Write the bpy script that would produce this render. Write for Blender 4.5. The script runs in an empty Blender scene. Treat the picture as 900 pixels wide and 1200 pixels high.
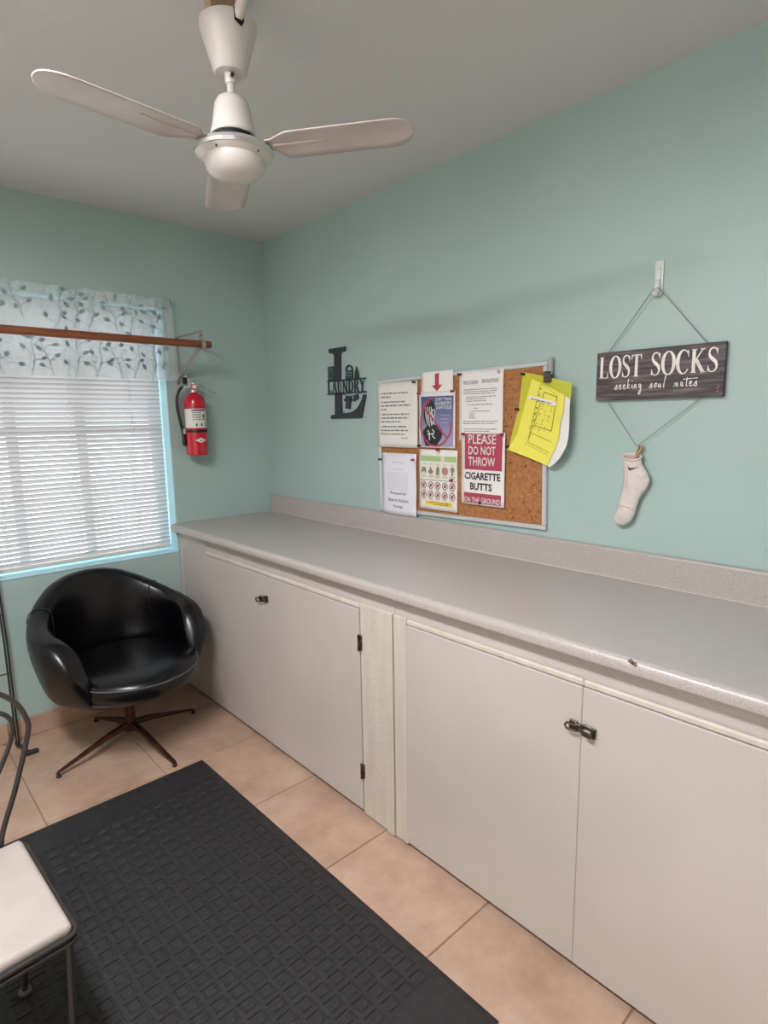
import bpy, bmesh, math, random
from mathutils import Vector, Matrix, Euler
PI = math.pi
rnd = random.Random(7)
SC = bpy.context.scene
COL = SC.collection
# ------------------------------------------------------------------ camera
cam_d = bpy.data.cameras.new('camera'); cam = bpy.data.objects.new('camera', cam_d); COL.objects.link(cam)
cam.location = (-1.8832, -3.052, 1.4539)
cam.rotation_euler = (1.4129, 0.0153, -0.7415)
cam_d.sensor_fit = 'VERTICAL'; cam_d.sensor_height = 24.0
cam_d.lens = 690.22 / 1200 * 24.0
cam_d.clip_start = 0.02
SC.camera = cam
# ------------------------------------------------------------------ world (bright overcast sky)
W = bpy.data.worlds.new('sky'); SC.world = W; W.use_nodes = True
bg = W.node_tree.nodes['Background']; bg.inputs[0].default_value = (0.87, 0.95, 1.0, 1); bg.inputs[1].default_value = 5.8
# ------------------------------------------------------------------ lights
def area(name, loc, rot, sx, sy, power, color, portal=False):
    l = bpy.data.lights.new(name, 'AREA'); l.shape = 'RECTANGLE'; l.size = sx; l.size_y = sy; l.energy = power; l.color = color
    o = bpy.data.objects.new(name, l); COL.objects.link(o); o.location = loc; o.rotation_euler = rot
    if portal: l.cycles.is_portal = True
    return o
area('window_portal', (-1.30, 0.17, 1.38), (-PI/2, 0, 0), 1.36, 1.28, 1, (1, 1, 1), True)
area('added_door_portal', (-2.62, -3.80, 1.03), (0, -PI/2, 0), 2.04, .56, 1, (1, 1, 1), True)
area('tube_light', (-2.05, -2.05, 2.352), (0, 0, 0), 0.22, 1.15, 52, (0.95, 0.97, 1.02))
# ------------------------------------------------------------------ exposure
SC.view_settings.view_transform = 'Standard'; SC.view_settings.look = 'None'
SC.view_settings.gamma = 1.0; SC.view_settings.exposure = 0.16
SC.view_settings.use_curve_mapping = False
SC.cycles.diffuse_bounces = 6; SC.cycles.max_bounces = 14; SC.cycles.transparent_max_bounces = 16
SC.cycles.caustics_reflective = False; SC.cycles.caustics_refractive = False
SC.cycles.sample_clamp_indirect = 6.0

# ================================================================== helpers
def lin(h):
    if isinstance(h, str):
        h = h.lstrip('#'); c = [int(h[i:i+2], 16)/255 for i in (0, 2, 4)]
    else: c = [v/255 for v in h]
    return tuple((v/12.92 if v <= .04045 else ((v+.055)/1.055)**2.4) for v in c) + (1,)
def mat(name, col, rough=.5, metal=0, spec=.5, bump=None, var=None, coat=0, trans=0):
    """bump=(scale, strength, detail); var=(scale, colour2, lo, hi[, stretch])"""
    m = bpy.data.materials.new(name); m.use_nodes = True
    nt = m.node_tree; b = nt.nodes['Principled BSDF']
    b.inputs['Base Color'].default_value = lin(col); b.inputs['Roughness'].default_value = rough
    b.inputs['Metallic'].default_value = metal; b.inputs['Specular IOR Level'].default_value = spec
    b.inputs['Coat Weight'].default_value = coat
    tc = None
    if bump or var:
        tc = nt.nodes.new('ShaderNodeTexCoord')
    if var:
        mp = nt.nodes.new('ShaderNodeMapping'); nt.links.new(tc.outputs['Object'], mp.inputs[0])
        if len(var) > 4: mp.inputs['Scale'].default_value = var[4]
        n = nt.nodes.new('ShaderNodeTexNoise'); n.inputs['Scale'].default_value = var[0]; n.inputs['Detail'].default_value = 5
        nt.links.new(mp.outputs[0], n.inputs['Vector'])
        r = nt.nodes.new('ShaderNodeValToRGB'); r.color_ramp.elements[0].position = var[2]; r.color_ramp.elements[1].position = var[3]
        r.color_ramp.elements[0].color = lin(col); r.color_ramp.elements[1].color = lin(var[1])
        nt.links.new(n.outputs['Fac'], r.inputs[0]); nt.links.new(r.outputs[0], b.inputs['Base Color'])
    if bump:
        n = nt.nodes.new('ShaderNodeTexNoise'); n.inputs['Scale'].default_value = bump[0]; n.inputs['Detail'].default_value = bump[2] if len(bump) > 2 else 3
        nt.links.new(tc.outputs['Object'], n.inputs['Vector'])
        bp = nt.nodes.new('ShaderNodeBump'); bp.inputs['Strength'].default_value = bump[1]; bp.inputs['Distance'].default_value = .01
        nt.links.new(n.outputs['Fac'], bp.inputs['Height']); nt.links.new(bp.outputs[0], b.inputs['Normal'])
    return m
class MB:
    """collects shapes into one mesh"""
    def __init__(s): s.v = []; s.f = []; s.m = []; s.sm = []
    def add(s, vs, fs, mi=0, smooth=False, M=None):
        o = len(s.v)
        for p in vs:
            p = Vector(p)
            s.v.append(M @ p if M is not None else p)
        for f in fs: s.f.append([i+o for i in f]); s.m.append(mi); s.sm.append(smooth)
        return s
    def box(s, lo, hi, mi=0, bev=0, M=None, seg=1):
        lo = Vector(lo); hi = Vector(hi)
        if bev:
            bm = bmesh.new(); bmesh.ops.create_cube(bm, size=1)
            for v in bm.verts: v.co = Vector(((lo[i]+hi[i])/2 + v.co[i]*(hi[i]-lo[i]) for i in range(3)))
            bmesh.ops.bevel(bm, geom=bm.edges[:], offset=bev, segments=seg, profile=.5, affect='EDGES')
            bm.verts.index_update()
            s.add([v.co.copy() for v in bm.verts], [[v.index for v in f.verts] for f in bm.faces], mi, seg > 1, M); bm.free(); return s
        x, y, z = lo; X, Y, Z = hi
        return s.add([(x,y,z),(X,y,z),(X,Y,z),(x,Y,z),(x,y,Z),(X,y,Z),(X,Y,Z),(x,Y,Z)],
                     [(0,3,2,1),(4,5,6,7),(0,1,5,4),(1,2,6,5),(2,3,7,6),(3,0,4,7)], mi, False, M)
    def lathe(s, prof, n=24, mi=0, M=None, smooth=True, a0=0, a1=2*PI, sx=1, sy=1):
        vs = []; fs = []; full = abs(a1-a0-2*PI) < 1e-6; cols = n if full else n+1
        for i in range(cols):
            a = a0+(a1-a0)*i/n
            for r, z in prof: vs.append((r*math.cos(a)*sx, r*math.sin(a)*sy, z))
        k = len(prof)
        for i in range(n):
            j = (i+1) % cols
            for q in range(k-1):
                f = [i*k+q, j*k+q, j*k+q+1, i*k+q+1]
                if prof[q][0] < 1e-6: f = [i*k+q, j*k+q+1, i*k+q+1]
                elif prof[q+1][0] < 1e-6: f = [i*k+q, j*k+q, i*k+q+1]
                fs.append(f)
        return s.add(vs, fs, mi, smooth, M)
    def tube(s, pts, r, n=8, mi=0, M=None, caps=True, closed=False, smooth=True):
        pts = [Vector(p) for p in pts]; N = len(pts)
        rs = r if isinstance(r, (list, tuple)) else [r]*N
        vs = []; fs = []; ref = None
        for i, p in enumerate(pts):
            if closed: t = pts[(i+1) % N]-pts[i-1]
            else: t = pts[min(i+1, N-1)]-pts[max(i-1, 0)]
            t.normalize()
            if ref is None: ref = t.orthogonal().normalized()
            else:
                ref = ref - t*ref.dot(t)
                if ref.length < 1e-6: ref = t.orthogonal()
                ref.normalize()
            b = t.cross(ref)
            for k in range(n):
                a = 2*PI*k/n; vs.append(p+(ref*math.cos(a)+b*math.sin(a))*rs[i])
        for i in range(N if closed else N-1):
            j = (i+1) % N
            for k in range(n):
                l = (k+1) % n; fs.append([i*n+k, i*n+l, j*n+l, j*n+k])
        if caps and not closed: fs.append(list(range(n))[::-1]); fs.append([(N-1)*n+k for k in range(n)])
        return s.add(vs, fs, mi, smooth, M)
    def prism(s, poly, y0, y1, mi=0, M=None):
        """polygon in (x,z) extruded along y"""
        n = len(poly); vs = [(x, y0, z) for x, z in poly]+[(x, y1, z) for x, z in poly]
        fs = [list(range(n)), [n+i for i in range(n)][::-1]]+[[i, n+i, n+(i+1) % n, (i+1) % n] for i in range(n)]
        return s.add(vs, fs, mi, False, M)
    def flat(s, poly, y, mi=0, M=None):
        return s.add([(x, y, z) for x, z in poly], [list(range(len(poly)))], mi, False, M)
    def rect(s, x0, z0, x1, z1, y, mi=0): return s.flat([(x0,z0),(x1,z0),(x1,z1),(x0,z1)], y, mi)
    def ribbon(s, pts, w, y, mi=0, M=None):
        """flat stroke in the xz plane; w is a width or list of widths"""
        P = [Vector((a, b)) for a, b in pts]; N = len(P); ws = w if isinstance(w, (list, tuple)) else [w]*N
        vs = []
        for i in range(N):
            t = P[min(i+1, N-1)]-P[max(i-1, 0)]; t.normalize(); n = Vector((-t.y, t.x))*ws[i]/2
            vs += [(P[i].x+n.x, y, P[i].y+n.y), (P[i].x-n.x, y, P[i].y-n.y)]
        return s.add(vs, [[2*i, 2*i+1, 2*i+3, 2*i+2] for i in range(N-1)], mi, False, M)
    def deform(s, fn):
        s.v = [Vector(fn(p)) for p in s.v]; return s
    def build(s, name, mats, parent=None, bev=0, subsurf=0, sharp=35, loc=None, recalc=True):
        me = bpy.data.meshes.new(name); me.from_pydata([tuple(p) for p in s.v], [], s.f)
        if not isinstance(mats, (list, tuple)): mats = [mats]
        for m in mats: me.materials.append(m)
        me.polygons.foreach_set('material_index', s.m); me.polygons.foreach_set('use_smooth', s.sm)
        if recalc:
            bm = bmesh.new(); bm.from_mesh(me); bmesh.ops.recalc_face_normals(bm, faces=bm.faces); bm.to_mesh(me); bm.free()
        me.update()
        if sharp and any(s.sm): me.set_sharp_from_angle(angle=math.radians(sharp))
        o = bpy.data.objects.new(name, me); COL.objects.link(o)
        if parent: o.parent = parent
        if loc: o.location = loc
        if bev:
            b = o.modifiers.new('bevel', 'BEVEL'); b.width = bev; b.segments = 2; b.limit_method = 'ANGLE'; b.angle_limit = math.radians(40)
        if subsurf:
            b = o.modifiers.new('subdivision', 'SUBSURF'); b.levels = subsurf; b.render_levels = subsurf
        return o
def tag(o, label=None, cat=None, group=None, kind=None):
    if label: o['label'] = label
    if cat: o['category'] = cat
    if group: o['group'] = group
    if kind: o['kind'] = kind
    return o
def thing(name, label, cat, loc=(0,0,0), rz=0, group=None, rot=None):
    o = bpy.data.objects.new(name, None); COL.objects.link(o); o.empty_display_size = .05
    o.location = loc; o.rotation_euler = rot if rot else (0, 0, rz)
    return tag(o, label, cat, group)
RW = -PI/2   # things on the right wall: local x runs right along the wall, z up, -y out of the wall
def onwall(u, z, w=0): return (-w, -u, z)
def smooth(pts, k=6, closed=False):
    P = [Vector(p) for p in pts]; N = len(P); out = []
    rng = range(N if closed else N-1)
    for i in rng:
        g = (lambda j: P[j % N]) if closed else (lambda j: P[max(0, min(N-1, j))])
        a, b, c, d = g(i-1), g(i), g(i+1), g(i+2)
        for q in range(k):
            t = q/k
            out.append(.5*((2*b)+(c-a)*t+(2*a-5*b+4*c-d)*t*t+(3*b-a-3*c+d)*t**3))
    if not closed: out.append(P[-1])
    return out
def textmesh(s, size, bold=0.0, sx=1.0, align='LEFT'):
    cu = bpy.data.curves.new('lettering', 'FONT'); cu.body = s; cu.size = size; cu.offset = bold*size; cu.resolution_u = 2
    cu.align_x = align
    ob = bpy.data.objects.new('lettering', cu); COL.objects.link(ob)
    me = bpy.data.meshes.new_from_object(ob)
    vs = [(v.co.x*sx, v.co.y) for v in me.vertices]; fs = [list(p.vertices) for p in me.polygons]
    bpy.data.objects.remove(ob); bpy.data.curves.remove(cu); bpy.data.meshes.remove(me)
    return vs, fs
def put_text(mb, s, x0, z0, x1, z1, y, mi=0, bold=0.0, fit=True):
    """text stretched to fill the box (x0,z0)-(x1,z1)"""
    vs, fs = textmesh(s, 1.0, bold)
    if not vs: return
    ax, bx = min(v[0] for v in vs), max(v[0] for v in vs); az, bz = min(v[1] for v in vs), max(v[1] for v in vs)
    mb.add([(x0+(v[0]-ax)/(bx-ax)*(x1-x0), y, z0+(v[1]-az)/(bz-az)*(z1-z0)) for v in vs], fs, mi)
def words(mb, x0, x1, z, h, y, mi, r, fill=1.0):
    """a line of small print: little separate dashes as in unreadable text"""
    x = x0; end = x0+(x1-x0)*fill
    while x < end-.002:
        w = min(r.uniform(.6, 2.6)*h*1.6, end-x)
        mb.rect(x, z, x+w, z+h*r.uniform(.75, 1.0), y, mi); x += w+h*.7

# ================================================================== materials
M_wall = mat('teal_plaster_paint', '#abc0bb', .42, spec=.4, bump=(9, .10, 6), var=(1.6, '#a6bcb6', .35, .65))
M_wall2 = mat('warm_white_wall_paint', '#d8d2c8', .6, bump=(9, .10, 6))
M_ceil = mat('white_ceiling_paint', '#d6d4d2', .8, bump=(40, .08))
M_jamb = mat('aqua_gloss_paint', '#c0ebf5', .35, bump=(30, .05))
M_floorgrout = mat('grout', '#9a7f69', .9)
def tile_mat():
    m = mat('beige_ceramic_tile', '#d9b69a', .32, spec=.45)
    nt = m.node_tree; b = nt.nodes['Principled BSDF']; N = nt.nodes.new; L = nt.links.new
    g = N('ShaderNodeNewGeometry'); n1 = N('ShaderNodeTexNoise'); n1.inputs['Scale'].default_value = 5; n1.inputs['Detail'].default_value = 8; n1.inputs['Roughness'].default_value = .65
    L(g.outputs['Position'], n1.inputs['Vector'])
    r = N('ShaderNodeValToRGB'); e = r.color_ramp.elements; e[0].position = .3; e[0].color = lin('#a88771'); e[1].position = .72; e[1].color = lin('#cbac97')
    L(n1.outputs['Fac'], r.inputs[0])
    n2 = N('ShaderNodeTexNoise'); n2.inputs['Scale'].default_value = 60; n2.inputs['Detail'].default_value = 4; L(g.outputs['Position'], n2.inputs['Vector'])
    mx = N('ShaderNodeMix'); mx.data_type = 'RGBA'; mx.blend_type = 'MULTIPLY'; mx.inputs[0].default_value = .25
    L(r.outputs[0], mx.inputs[6]); L(n2.outputs['Color'], mx.inputs[7]); 
    oi = N('ShaderNodeObjectInfo'); hs = N('ShaderNodeHueSaturation'); mr = N('ShaderNodeMapRange'); mr.inputs[3].default_value = .95; mr.inputs[4].default_value = 1.04
    L(oi.outputs['Random'], mr.inputs[0]); L(mr.outputs[0], hs.inputs['Value']); L(r.outputs[0], hs.inputs['Color']); L(hs.outputs[0], b.inputs['Base Color'])
    bp = N('ShaderNodeBump'); bp.inputs['Strength'].default_value = .04; L(n2.outputs['Fac'], bp.inputs['Height']); L(bp.outputs[0], b.inputs['Normal'])
    return m
M_tile = tile_mat()
def counter_mat():
    m = mat('grey_speckled_laminate', '#b5adaa', .30, spec=.5)
    nt = m.node_tree; b = nt.nodes['Principled BSDF']; N = nt.nodes.new; L = nt.links.new
    g = N('ShaderNodeNewGeometry'); n = N('ShaderNodeTexNoise'); n.inputs['Scale'].default_value = 420; n.inputs['Detail'].default_value = 2
    L(g.outputs['Position'], n.inputs['Vector']); r = N('ShaderNodeValToRGB'); e = r.color_ramp.elements
    e[0].position = .33; e[0].color = lin('#a39994'); e[1].position = .62; e[1].color = lin('#bdb3ae')
    k = e.new(.47); k.color = lin('#b0a6a1')
    L(n.outputs['Fac'], r.inputs[0]); L(r.outputs[0], b.inputs['Base Color'])
    bp = N('ShaderNodeBump'); bp.inputs['Strength'].default_value = .12; bp.inputs['Distance'].default_value = .002; L(n.outputs['Fac'], bp.inputs['Height']); L(bp.outputs[0], b.inputs['Normal'])
    return m
M_counter = counter_mat()
M_cab = mat('white_cabinet_paint', '#c4bab3', .42, bump=(14, .05, 6), var=(2.2, '#bcb2aa', .35, .7))
M_cabold = mat('lumpy_cream_paint', '#cdc3b7', .4, bump=(35, .3, 5), var=(10, '#c3b8aa', .35, .75, (1, 3, .4)))
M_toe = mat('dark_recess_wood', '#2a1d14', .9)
M_hasp = mat('tarnished_metal', '#6a6259', .42, metal=.75, bump=(60, .1), var=(40, '#453e36', .4, .6))
M_hinge = mat('aged_brass', '#6e5a41', .5, metal=.7, var=(60, '#3c3126', .4, .6))
M_black = mat('black_vinyl', '#050508', .27, spec=.55, bump=(90, .03, 4))
M_pipe = mat('grey_piping', '#57565c', .45)
M_bronze = mat('brown_bronze_metal', '#3a2018', .42, metal=.5, var=(30, '#54301f', .45, .7))
M_glide = mat('black_plastic', '#151416', .45)
M_rubber = mat('black_rubber', '#262425', .6, spec=.45, bump=(150, .25, 3), var=(45, '#302e2e', .4, .7))
M_dust = mat('lint_specks', '#8d8a86', .9)
M_white = mat('white_enamel', '#d9d3cc', .28, coat=.3, var=(6, '#cfc8bf', .4, .7))
M_blade = mat('white_blade_enamel', '#cfc6c1', .32, var=(9, '#c2b4ac', .45, .8))
M_chrome = mat('satin_chrome', '#d6d3d0', .28, metal=.75)
M_dark = mat('dark_gap', '#0a0a0a', .7)
M_tan = mat('tan_ceramic', '#a58d72', .6)
M_rod = mat('varnished_wood', '#8a5233', .35, bump=(30, .05), var=(14, '#6d3b22', .35, .7, (.4, 6, 6)))
M_steelpaint = mat('putty_painted_steel', '#a1968d', .5)
M_red = mat('extinguisher_red', '#c3102b', .22, coat=.4)
M_label = mat('label_white', '#dcd9d2', .45)
M_ink = mat('black_ink', '#26242a', .6)
M_ink2 = mat('grey_ink', '#77747a', .6)
M_paper = mat('white_paper', '#ece6e2', .6, bump=(12, .12, 3))
M_sleeve = mat('glossy_plastic_sleeve', '#e6e2da', .18, spec=.6, bump=(16, .35, 3))
M_pouch = mat('glossy_vinyl_pouch', '#e6e4ec', .14, spec=.7, bump=(13, .7, 3))
M_cork = mat('cork', '#b27a4c', .85, bump=(120, .4, 3), var=(70, '#9c6538', .38, .66))
M_corkhole = mat('cork_chip', '#6d3f22', .9)
M_alu = mat('aluminium_frame', '#d4d5d7', .4, metal=.35)
M_crim = mat('crimson_print', '#ae3f57', .55)
M_arrow = mat('red_arrow_print', '#c43b42', .55)
M_blue = None
def gradient_print(name, c0, c1, z0, z1):
    m = mat(name, c0, .35); nt = m.node_tree; N = nt.nodes.new; L = nt.links.new
    tc = N('ShaderNodeTexCoord'); sp = N('ShaderNodeSeparateXYZ'); L(tc.outputs['Object'], sp.inputs[0])
    mr = N('ShaderNodeMapRange'); mr.inputs[1].default_value = z0; mr.inputs[2].default_value = z1; L(sp.outputs[2], mr.inputs[0])
    r = N('ShaderNodeValToRGB'); r.color_ramp.elements[0].color = lin(c0); r.color_ramp.elements[1].color = lin(c1)
    L(mr.outputs[0], r.inputs[0]); L(r.outputs[0], nt.nodes['Principled BSDF'].inputs['Base Color'])
    return m
M_blue = gradient_print('blue_poster_print', '#a39cba', '#3d4f87', -.09, .09)
M_green = mat('green_print', '#a9c586', .5)
M_yelprint = mat('yellow_print', '#efd23c', .5)
M_cream = mat('cream_print', '#e9dfd0', .55)
M_pinred = mat('red_pin_plastic', '#a1162a', .3)
M_pinblk = mat('black_pin_plastic', '#17151a', .3)
M_pinwht = mat('white_pin_plastic', '#d8d3cf', .3)
def plastic_yellow():
    m = mat('clear_yellow_plastic', '#dcd842', .18, spec=.6, bump=(9, .25, 3))
    b = m.node_tree.nodes['Principled BSDF']; b.inputs['Transmission Weight'].default_value = 0; b.inputs['Alpha'].default_value = .80
    return m
M_yel = plastic_yellow()
M_yelpaper = mat('yellow_form_paper', '#efe45c', .45, bump=(10, .12))
M_formline = mat('olive_form_ink', '#8c8c22', .6)
M_signwood = mat('charcoal_weathered_wood', '#43383a', .6, bump=(40, .2, 5), var=(11, '#857673', .45, .78, (.6, 1, 8)))
M_lettercream = mat('cream_lettering', '#efe8df', .6, var=(26, '#cfc5bc', .5, .8))
M_cord = mat('grey_cord', '#857f76', .8)
M_peg = mat('clothespin_wood', '#b58f68', .7)
M_sock = mat('white_knit', '#ddd2cb', .95, spec=.2, bump=(220, .35, 2), var=(14, '#cdbfb6', .42, .72))
M_sockin = mat('sock_inside_knit', '#b8aaa4', .95)
M_hook = mat('clear_white_plastic', '#dfe1dd', .25, spec=.6)
M_lsign = mat('matte_black_metal', '#30323b', .55)
M_iron = mat('blackened_iron', '#4a4644', .34, metal=.6)
M_vinylseat = mat('cream_vinyl', '#b3a8a0', .30, bump=(14, .12, 5), var=(11, '#ada095', .4, .75))
M_frame = mat('white_window_frame', '#dcdedd', .4)
def slat_mat(name='blind_vinyl', base='#c6c1c1', tr=.08):
    m = bpy.data.materials.new(name); m.use_nodes = True; nt = m.node_tree; N = nt.nodes.new; L = nt.links.new
    b = nt.nodes['Principled BSDF']; b.inputs['Base Color'].default_value = lin(base); b.inputs['Roughness'].default_value = .4
    t = N('ShaderNodeBsdfTranslucent'); t.inputs[0].default_value = lin('#ece8ea'); x = N('ShaderNodeMixShader'); x.inputs[0].default_value = tr
    L(b.outputs[0], x.inputs[1]); L(t.outputs[0], x.inputs[2]); L(x.outputs[0], nt.nodes['Material Output'].inputs[0]); return m
M_slat = slat_mat(); M_cordw = slat_mat('white_blind_cord', '#f0eeec', .5)
M_rail = mat('blind_rail_enamel', '#cfc8c0', .4)
def sheer_mat():
    m = bpy.data.materials.new('sheer_voile'); m.use_nodes = True; nt = m.node_tree; N = nt.nodes.new; L = nt.links.new
    b = nt.nodes['Principled BSDF']; b.inputs['Base Color'].default_value = lin('#e9f1f0'); b.inputs['Roughness'].default_value = .8
    t = N('ShaderNodeBsdfTranslucent'); t.inputs[0].default_value = lin('#edf3f5'); x = N('ShaderNodeMixShader'); x.inputs[0].default_value = .45
    L(b.outputs[0], x.inputs[1]); L(t.outputs[0], x.inputs[2])
    tr = N('ShaderNodeBsdfTransparent'); y = N('ShaderNodeMixShader'); 
    lw = N('ShaderNodeLayerWeight'); lw.inputs[0].default_value = .35; mr = N('ShaderNodeMapRange'); mr.inputs[3].default_value = .48; mr.inputs[4].default_value = .97
    L(lw.outputs['Facing'], mr.inputs[0]); L(mr.outputs[0], y.inputs[0])
    L(tr.outputs[0], y.inputs[1]); L(x.outputs[0], y.inputs[2]); L(y.outputs[0], nt.nodes['Material Output'].inputs[0]); return m
M_sheer = sheer_mat()
def vine_mat():
    m = bpy.data.materials.new('slate_embroidery'); m.use_nodes = True; nt = m.node_tree; N = nt.nodes.new; L = nt.links.new
    b = nt.nodes['Principled BSDF']; b.inputs['Base Color'].default_value = lin('#98a4a8'); b.inputs['Roughness'].default_value = .8
    t = N('ShaderNodeBsdfTranslucent'); t.inputs[0].default_value = lin('#8d9aa2'); x = N('ShaderNodeMixShader'); x.inputs[0].default_value = .35
    L(b.outputs[0], x.inputs[1]); L(t.outputs[0], x.inputs[2]); L(x.outputs[0], nt.nodes['Material Output'].inputs[0]); return m
M_vine = vine_mat()
def glass_mat():
    m = bpy.data.materials.new('window_glass'); m.use_nodes = True; nt = m.node_tree; N = nt.nodes.new; L = nt.links.new
    tr = N('ShaderNodeBsdfTransparent'); tr.inputs[0].default_value = (.94, .97, .97, 1); g = N('ShaderNodeBsdfGlossy'); g.inputs['Roughness'].default_value = .02
    x = N('ShaderNodeMixShader'); x.inputs[0].default_value = .06; L(tr.outputs[0], x.inputs[1]); L(g.outputs[0], x.inputs[2]); L(x.outputs[0], nt.nodes['Material Output'].inputs[0]); return m
M_glass = glass_mat()
def emit_mat(name, c, s):
    m = bpy.data.materials.new(name); m.use_nodes = True; nt = m.node_tree; e = nt.nodes.new('ShaderNodeEmission'); e.inputs[0].default_value = c; e.inputs[1].default_value = s
    nt.links.new(e.outputs[0], nt.nodes['Material Output'].inputs[0]); return m
M_diff = emit_mat('lit_diffuser', (1, .99, .98, 1), 4.0)

# ================================================================== setting
H = 2.4464; XL = -2.60; YF = -6.0; DY0, DY1, DZ = -4.1, -3.5, 2.06; WX0, WX1, WZ0, WZ1 = -1.985, -0.6085, .7594, 2.02; WT = .20
def struct(o): o['kind'] = 'structure'; return o
def wall_back():
    b = MB()
    b.box((XL, 0, 0), (WX0, WT, H)); b.box((WX1, 0, 0), (.0, WT, H)); b.box((WX0, 0, 0), (WX1, WT, WZ0)); b.box((WX0, 0, WZ1), (WX1, WT, H))
    return struct(b.build('wall_back', M_wall))
wall_back()
struct(MB().box((0, YF, 0), (.15, WT, H)).build('wall_right', M_wall))
struct(MB().box((XL-.15, YF, 0), (XL, DY0, H)).box((XL-.15, DY1, 0), (XL, WT, H)).box((XL-.15, DY0, DZ), (XL, DY1, H)).build('wall_left', M_wall2))
struct(MB().box((XL-.15, YF-.15, 0), (.15, YF, H)).build('wall_front', M_wall2))
struct(MB().box((-9, WT+.02, -.22), (6, 14, -.12)).build('ground', mat('outdoor_concrete', '#b5b2ac', .9, bump=(3, .2, 5))))
struct(MB().box((XL-.15, YF-.15, H), (.15, WT, H+.12)).build('ceiling', M_ceil))
floor = struct(MB().box((XL-.15, YF-.15, -.12), (.15, WT, -.004)).build('floor', M_floorgrout))
TS = .4468; tx0 = -1.4915; ty0 = -.747; GG = .0022
mesh_cache = {}
xs = [tx0+TS*k for k in range(-4, 4)]; ys = [ty0+TS*k for k in range(2, -10, -1)]
for i in range(len(xs)-1):
    for j in range(len(ys)-1):
        x0, x1 = max(xs[i]+GG, XL), min(xs[i+1]-GG, -.001); y1, y0 = min(ys[j]-GG, 0), max(ys[j+1]+GG, YF)
        if x1-x0 < .02 or y1-y0 < .02 or x0 > -.58: continue
        key = (round(x1-x0, 3), round(y1-y0, 3))
        if key not in mesh_cache:
            w, h = (x1-x0)/2, (y1-y0)/2
            mesh_cache[key] = MB().box((-w, -h, -.008), (w, h, 0), bev=.0018).build('tile', M_tile, floor, loc=((x0+x1)/2, (y0+y1)/2, 0))
        else:
            o = mesh_cache[key].copy(); COL.objects.link(o); o.parent = floor; o.location = ((x0+x1)/2, (y0+y1)/2, 0)
bb = struct(MB().box((XL, -.004, 0), (-.614, -.0005, .090)).build('baseboard_back', M_floorgrout))
for k in range(-4, 3):
    x0, x1 = max(tx0+.02+TS*k+GG, XL), min(tx0+.02+TS*(k+1)-GG, -.616)
    if x1-x0 > .03: MB().box((x0, -.013, .001), (x1, -.003, .094), bev=.002).build('baseboard_tile', M_tile, bb)
# window
win = bpy.data.objects.new('window_1', None); COL.objects.link(win); win.location = ((WX0+WX1)/2, .1, WZ0); win['kind'] = 'structure'
cx = (WX0+WX1)/2
def wl(p): return (p[0]-cx, p[1]-.1, p[2]-WZ0)
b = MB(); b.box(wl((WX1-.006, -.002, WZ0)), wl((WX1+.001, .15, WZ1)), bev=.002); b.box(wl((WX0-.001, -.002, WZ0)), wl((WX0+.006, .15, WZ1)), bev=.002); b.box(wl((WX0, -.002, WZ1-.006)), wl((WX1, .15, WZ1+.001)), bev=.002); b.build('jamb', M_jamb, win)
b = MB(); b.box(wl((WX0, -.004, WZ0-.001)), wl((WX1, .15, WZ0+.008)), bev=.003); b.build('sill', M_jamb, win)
b = MB()
FW = .045
b.box(wl((WX0+.006, .125, WZ0+.008)), wl((WX0+FW, .165, WZ1-.006)), bev=.004); b.box(wl((WX1-FW, .125, WZ0+.008)), wl((WX1-.006, .165, WZ1-.006)), bev=.004)
b.box(wl((WX0+FW, .125, WZ0+.008)), wl((WX1-FW, .165, WZ0+FW)), bev=.004); b.box(wl((WX0+FW, .125, WZ1-FW)), wl((WX1-FW, .165, WZ1-.006)), bev=.004)
b.build('frame', M_frame, win)
for x in (-1.30, -1.0): MB().box(wl((x-.022, .13, WZ0+FW)), wl((x+.022, .16, WZ1-FW)), bev=.004).build('mullion', M_frame, win)
for z in (1.42,): MB().box(wl((WX0+FW, .132, z-.015)), wl((WX1-FW, .158, z+.015)), bev=.004).build('rail', M_frame, win)
MB().box(wl((WX0+FW, .143, WZ0+FW)), wl((WX1-FW, .147, WZ1-FW))).build('pane', M_glass, win)

door = bpy.data.objects.new('added_door_1', None); COL.objects.link(door); door.location = (XL-.07, DY0, 0); door['kind'] = 'structure'  # unseen glazed doorway, added to let daylight in from the left
dw = DY1-DY0
for lo, hi in (((-.05, 0, 0), (.08, .05, DZ)), ((-.05, dw-.05, 0), (.08, dw, DZ)), ((-.05, .05, DZ-.05), (.08, dw-.05, DZ)), ((-.03, dw/2-.03, .03), (.03, dw/2+.03, DZ-.05)), ((-.05, .05, 0), (.08, dw-.05, .03))): MB().box(lo, hi, bev=.003).build('frame', M_frame, door)
MB().box((-.003, .05, .03), (.003, dw-.05, DZ-.05)).build('pane', M_glass, door)
# ================================================================== ceiling light (behind the camera)
t = thing('ceiling_light', 'white fluorescent ceiling fixture with a glowing diffuser on the ceiling left of the fan', 'light', (-2.05, -2.05, H))
MB().box((-.15, -.62, -.03), (.15, .62, 0), bev=.006).build('housing', M_white, t)
MB().box((-.13, -.60, -.075), (.13, .60, -.03), bev=.02).build('diffuser', M_diff, t)

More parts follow.
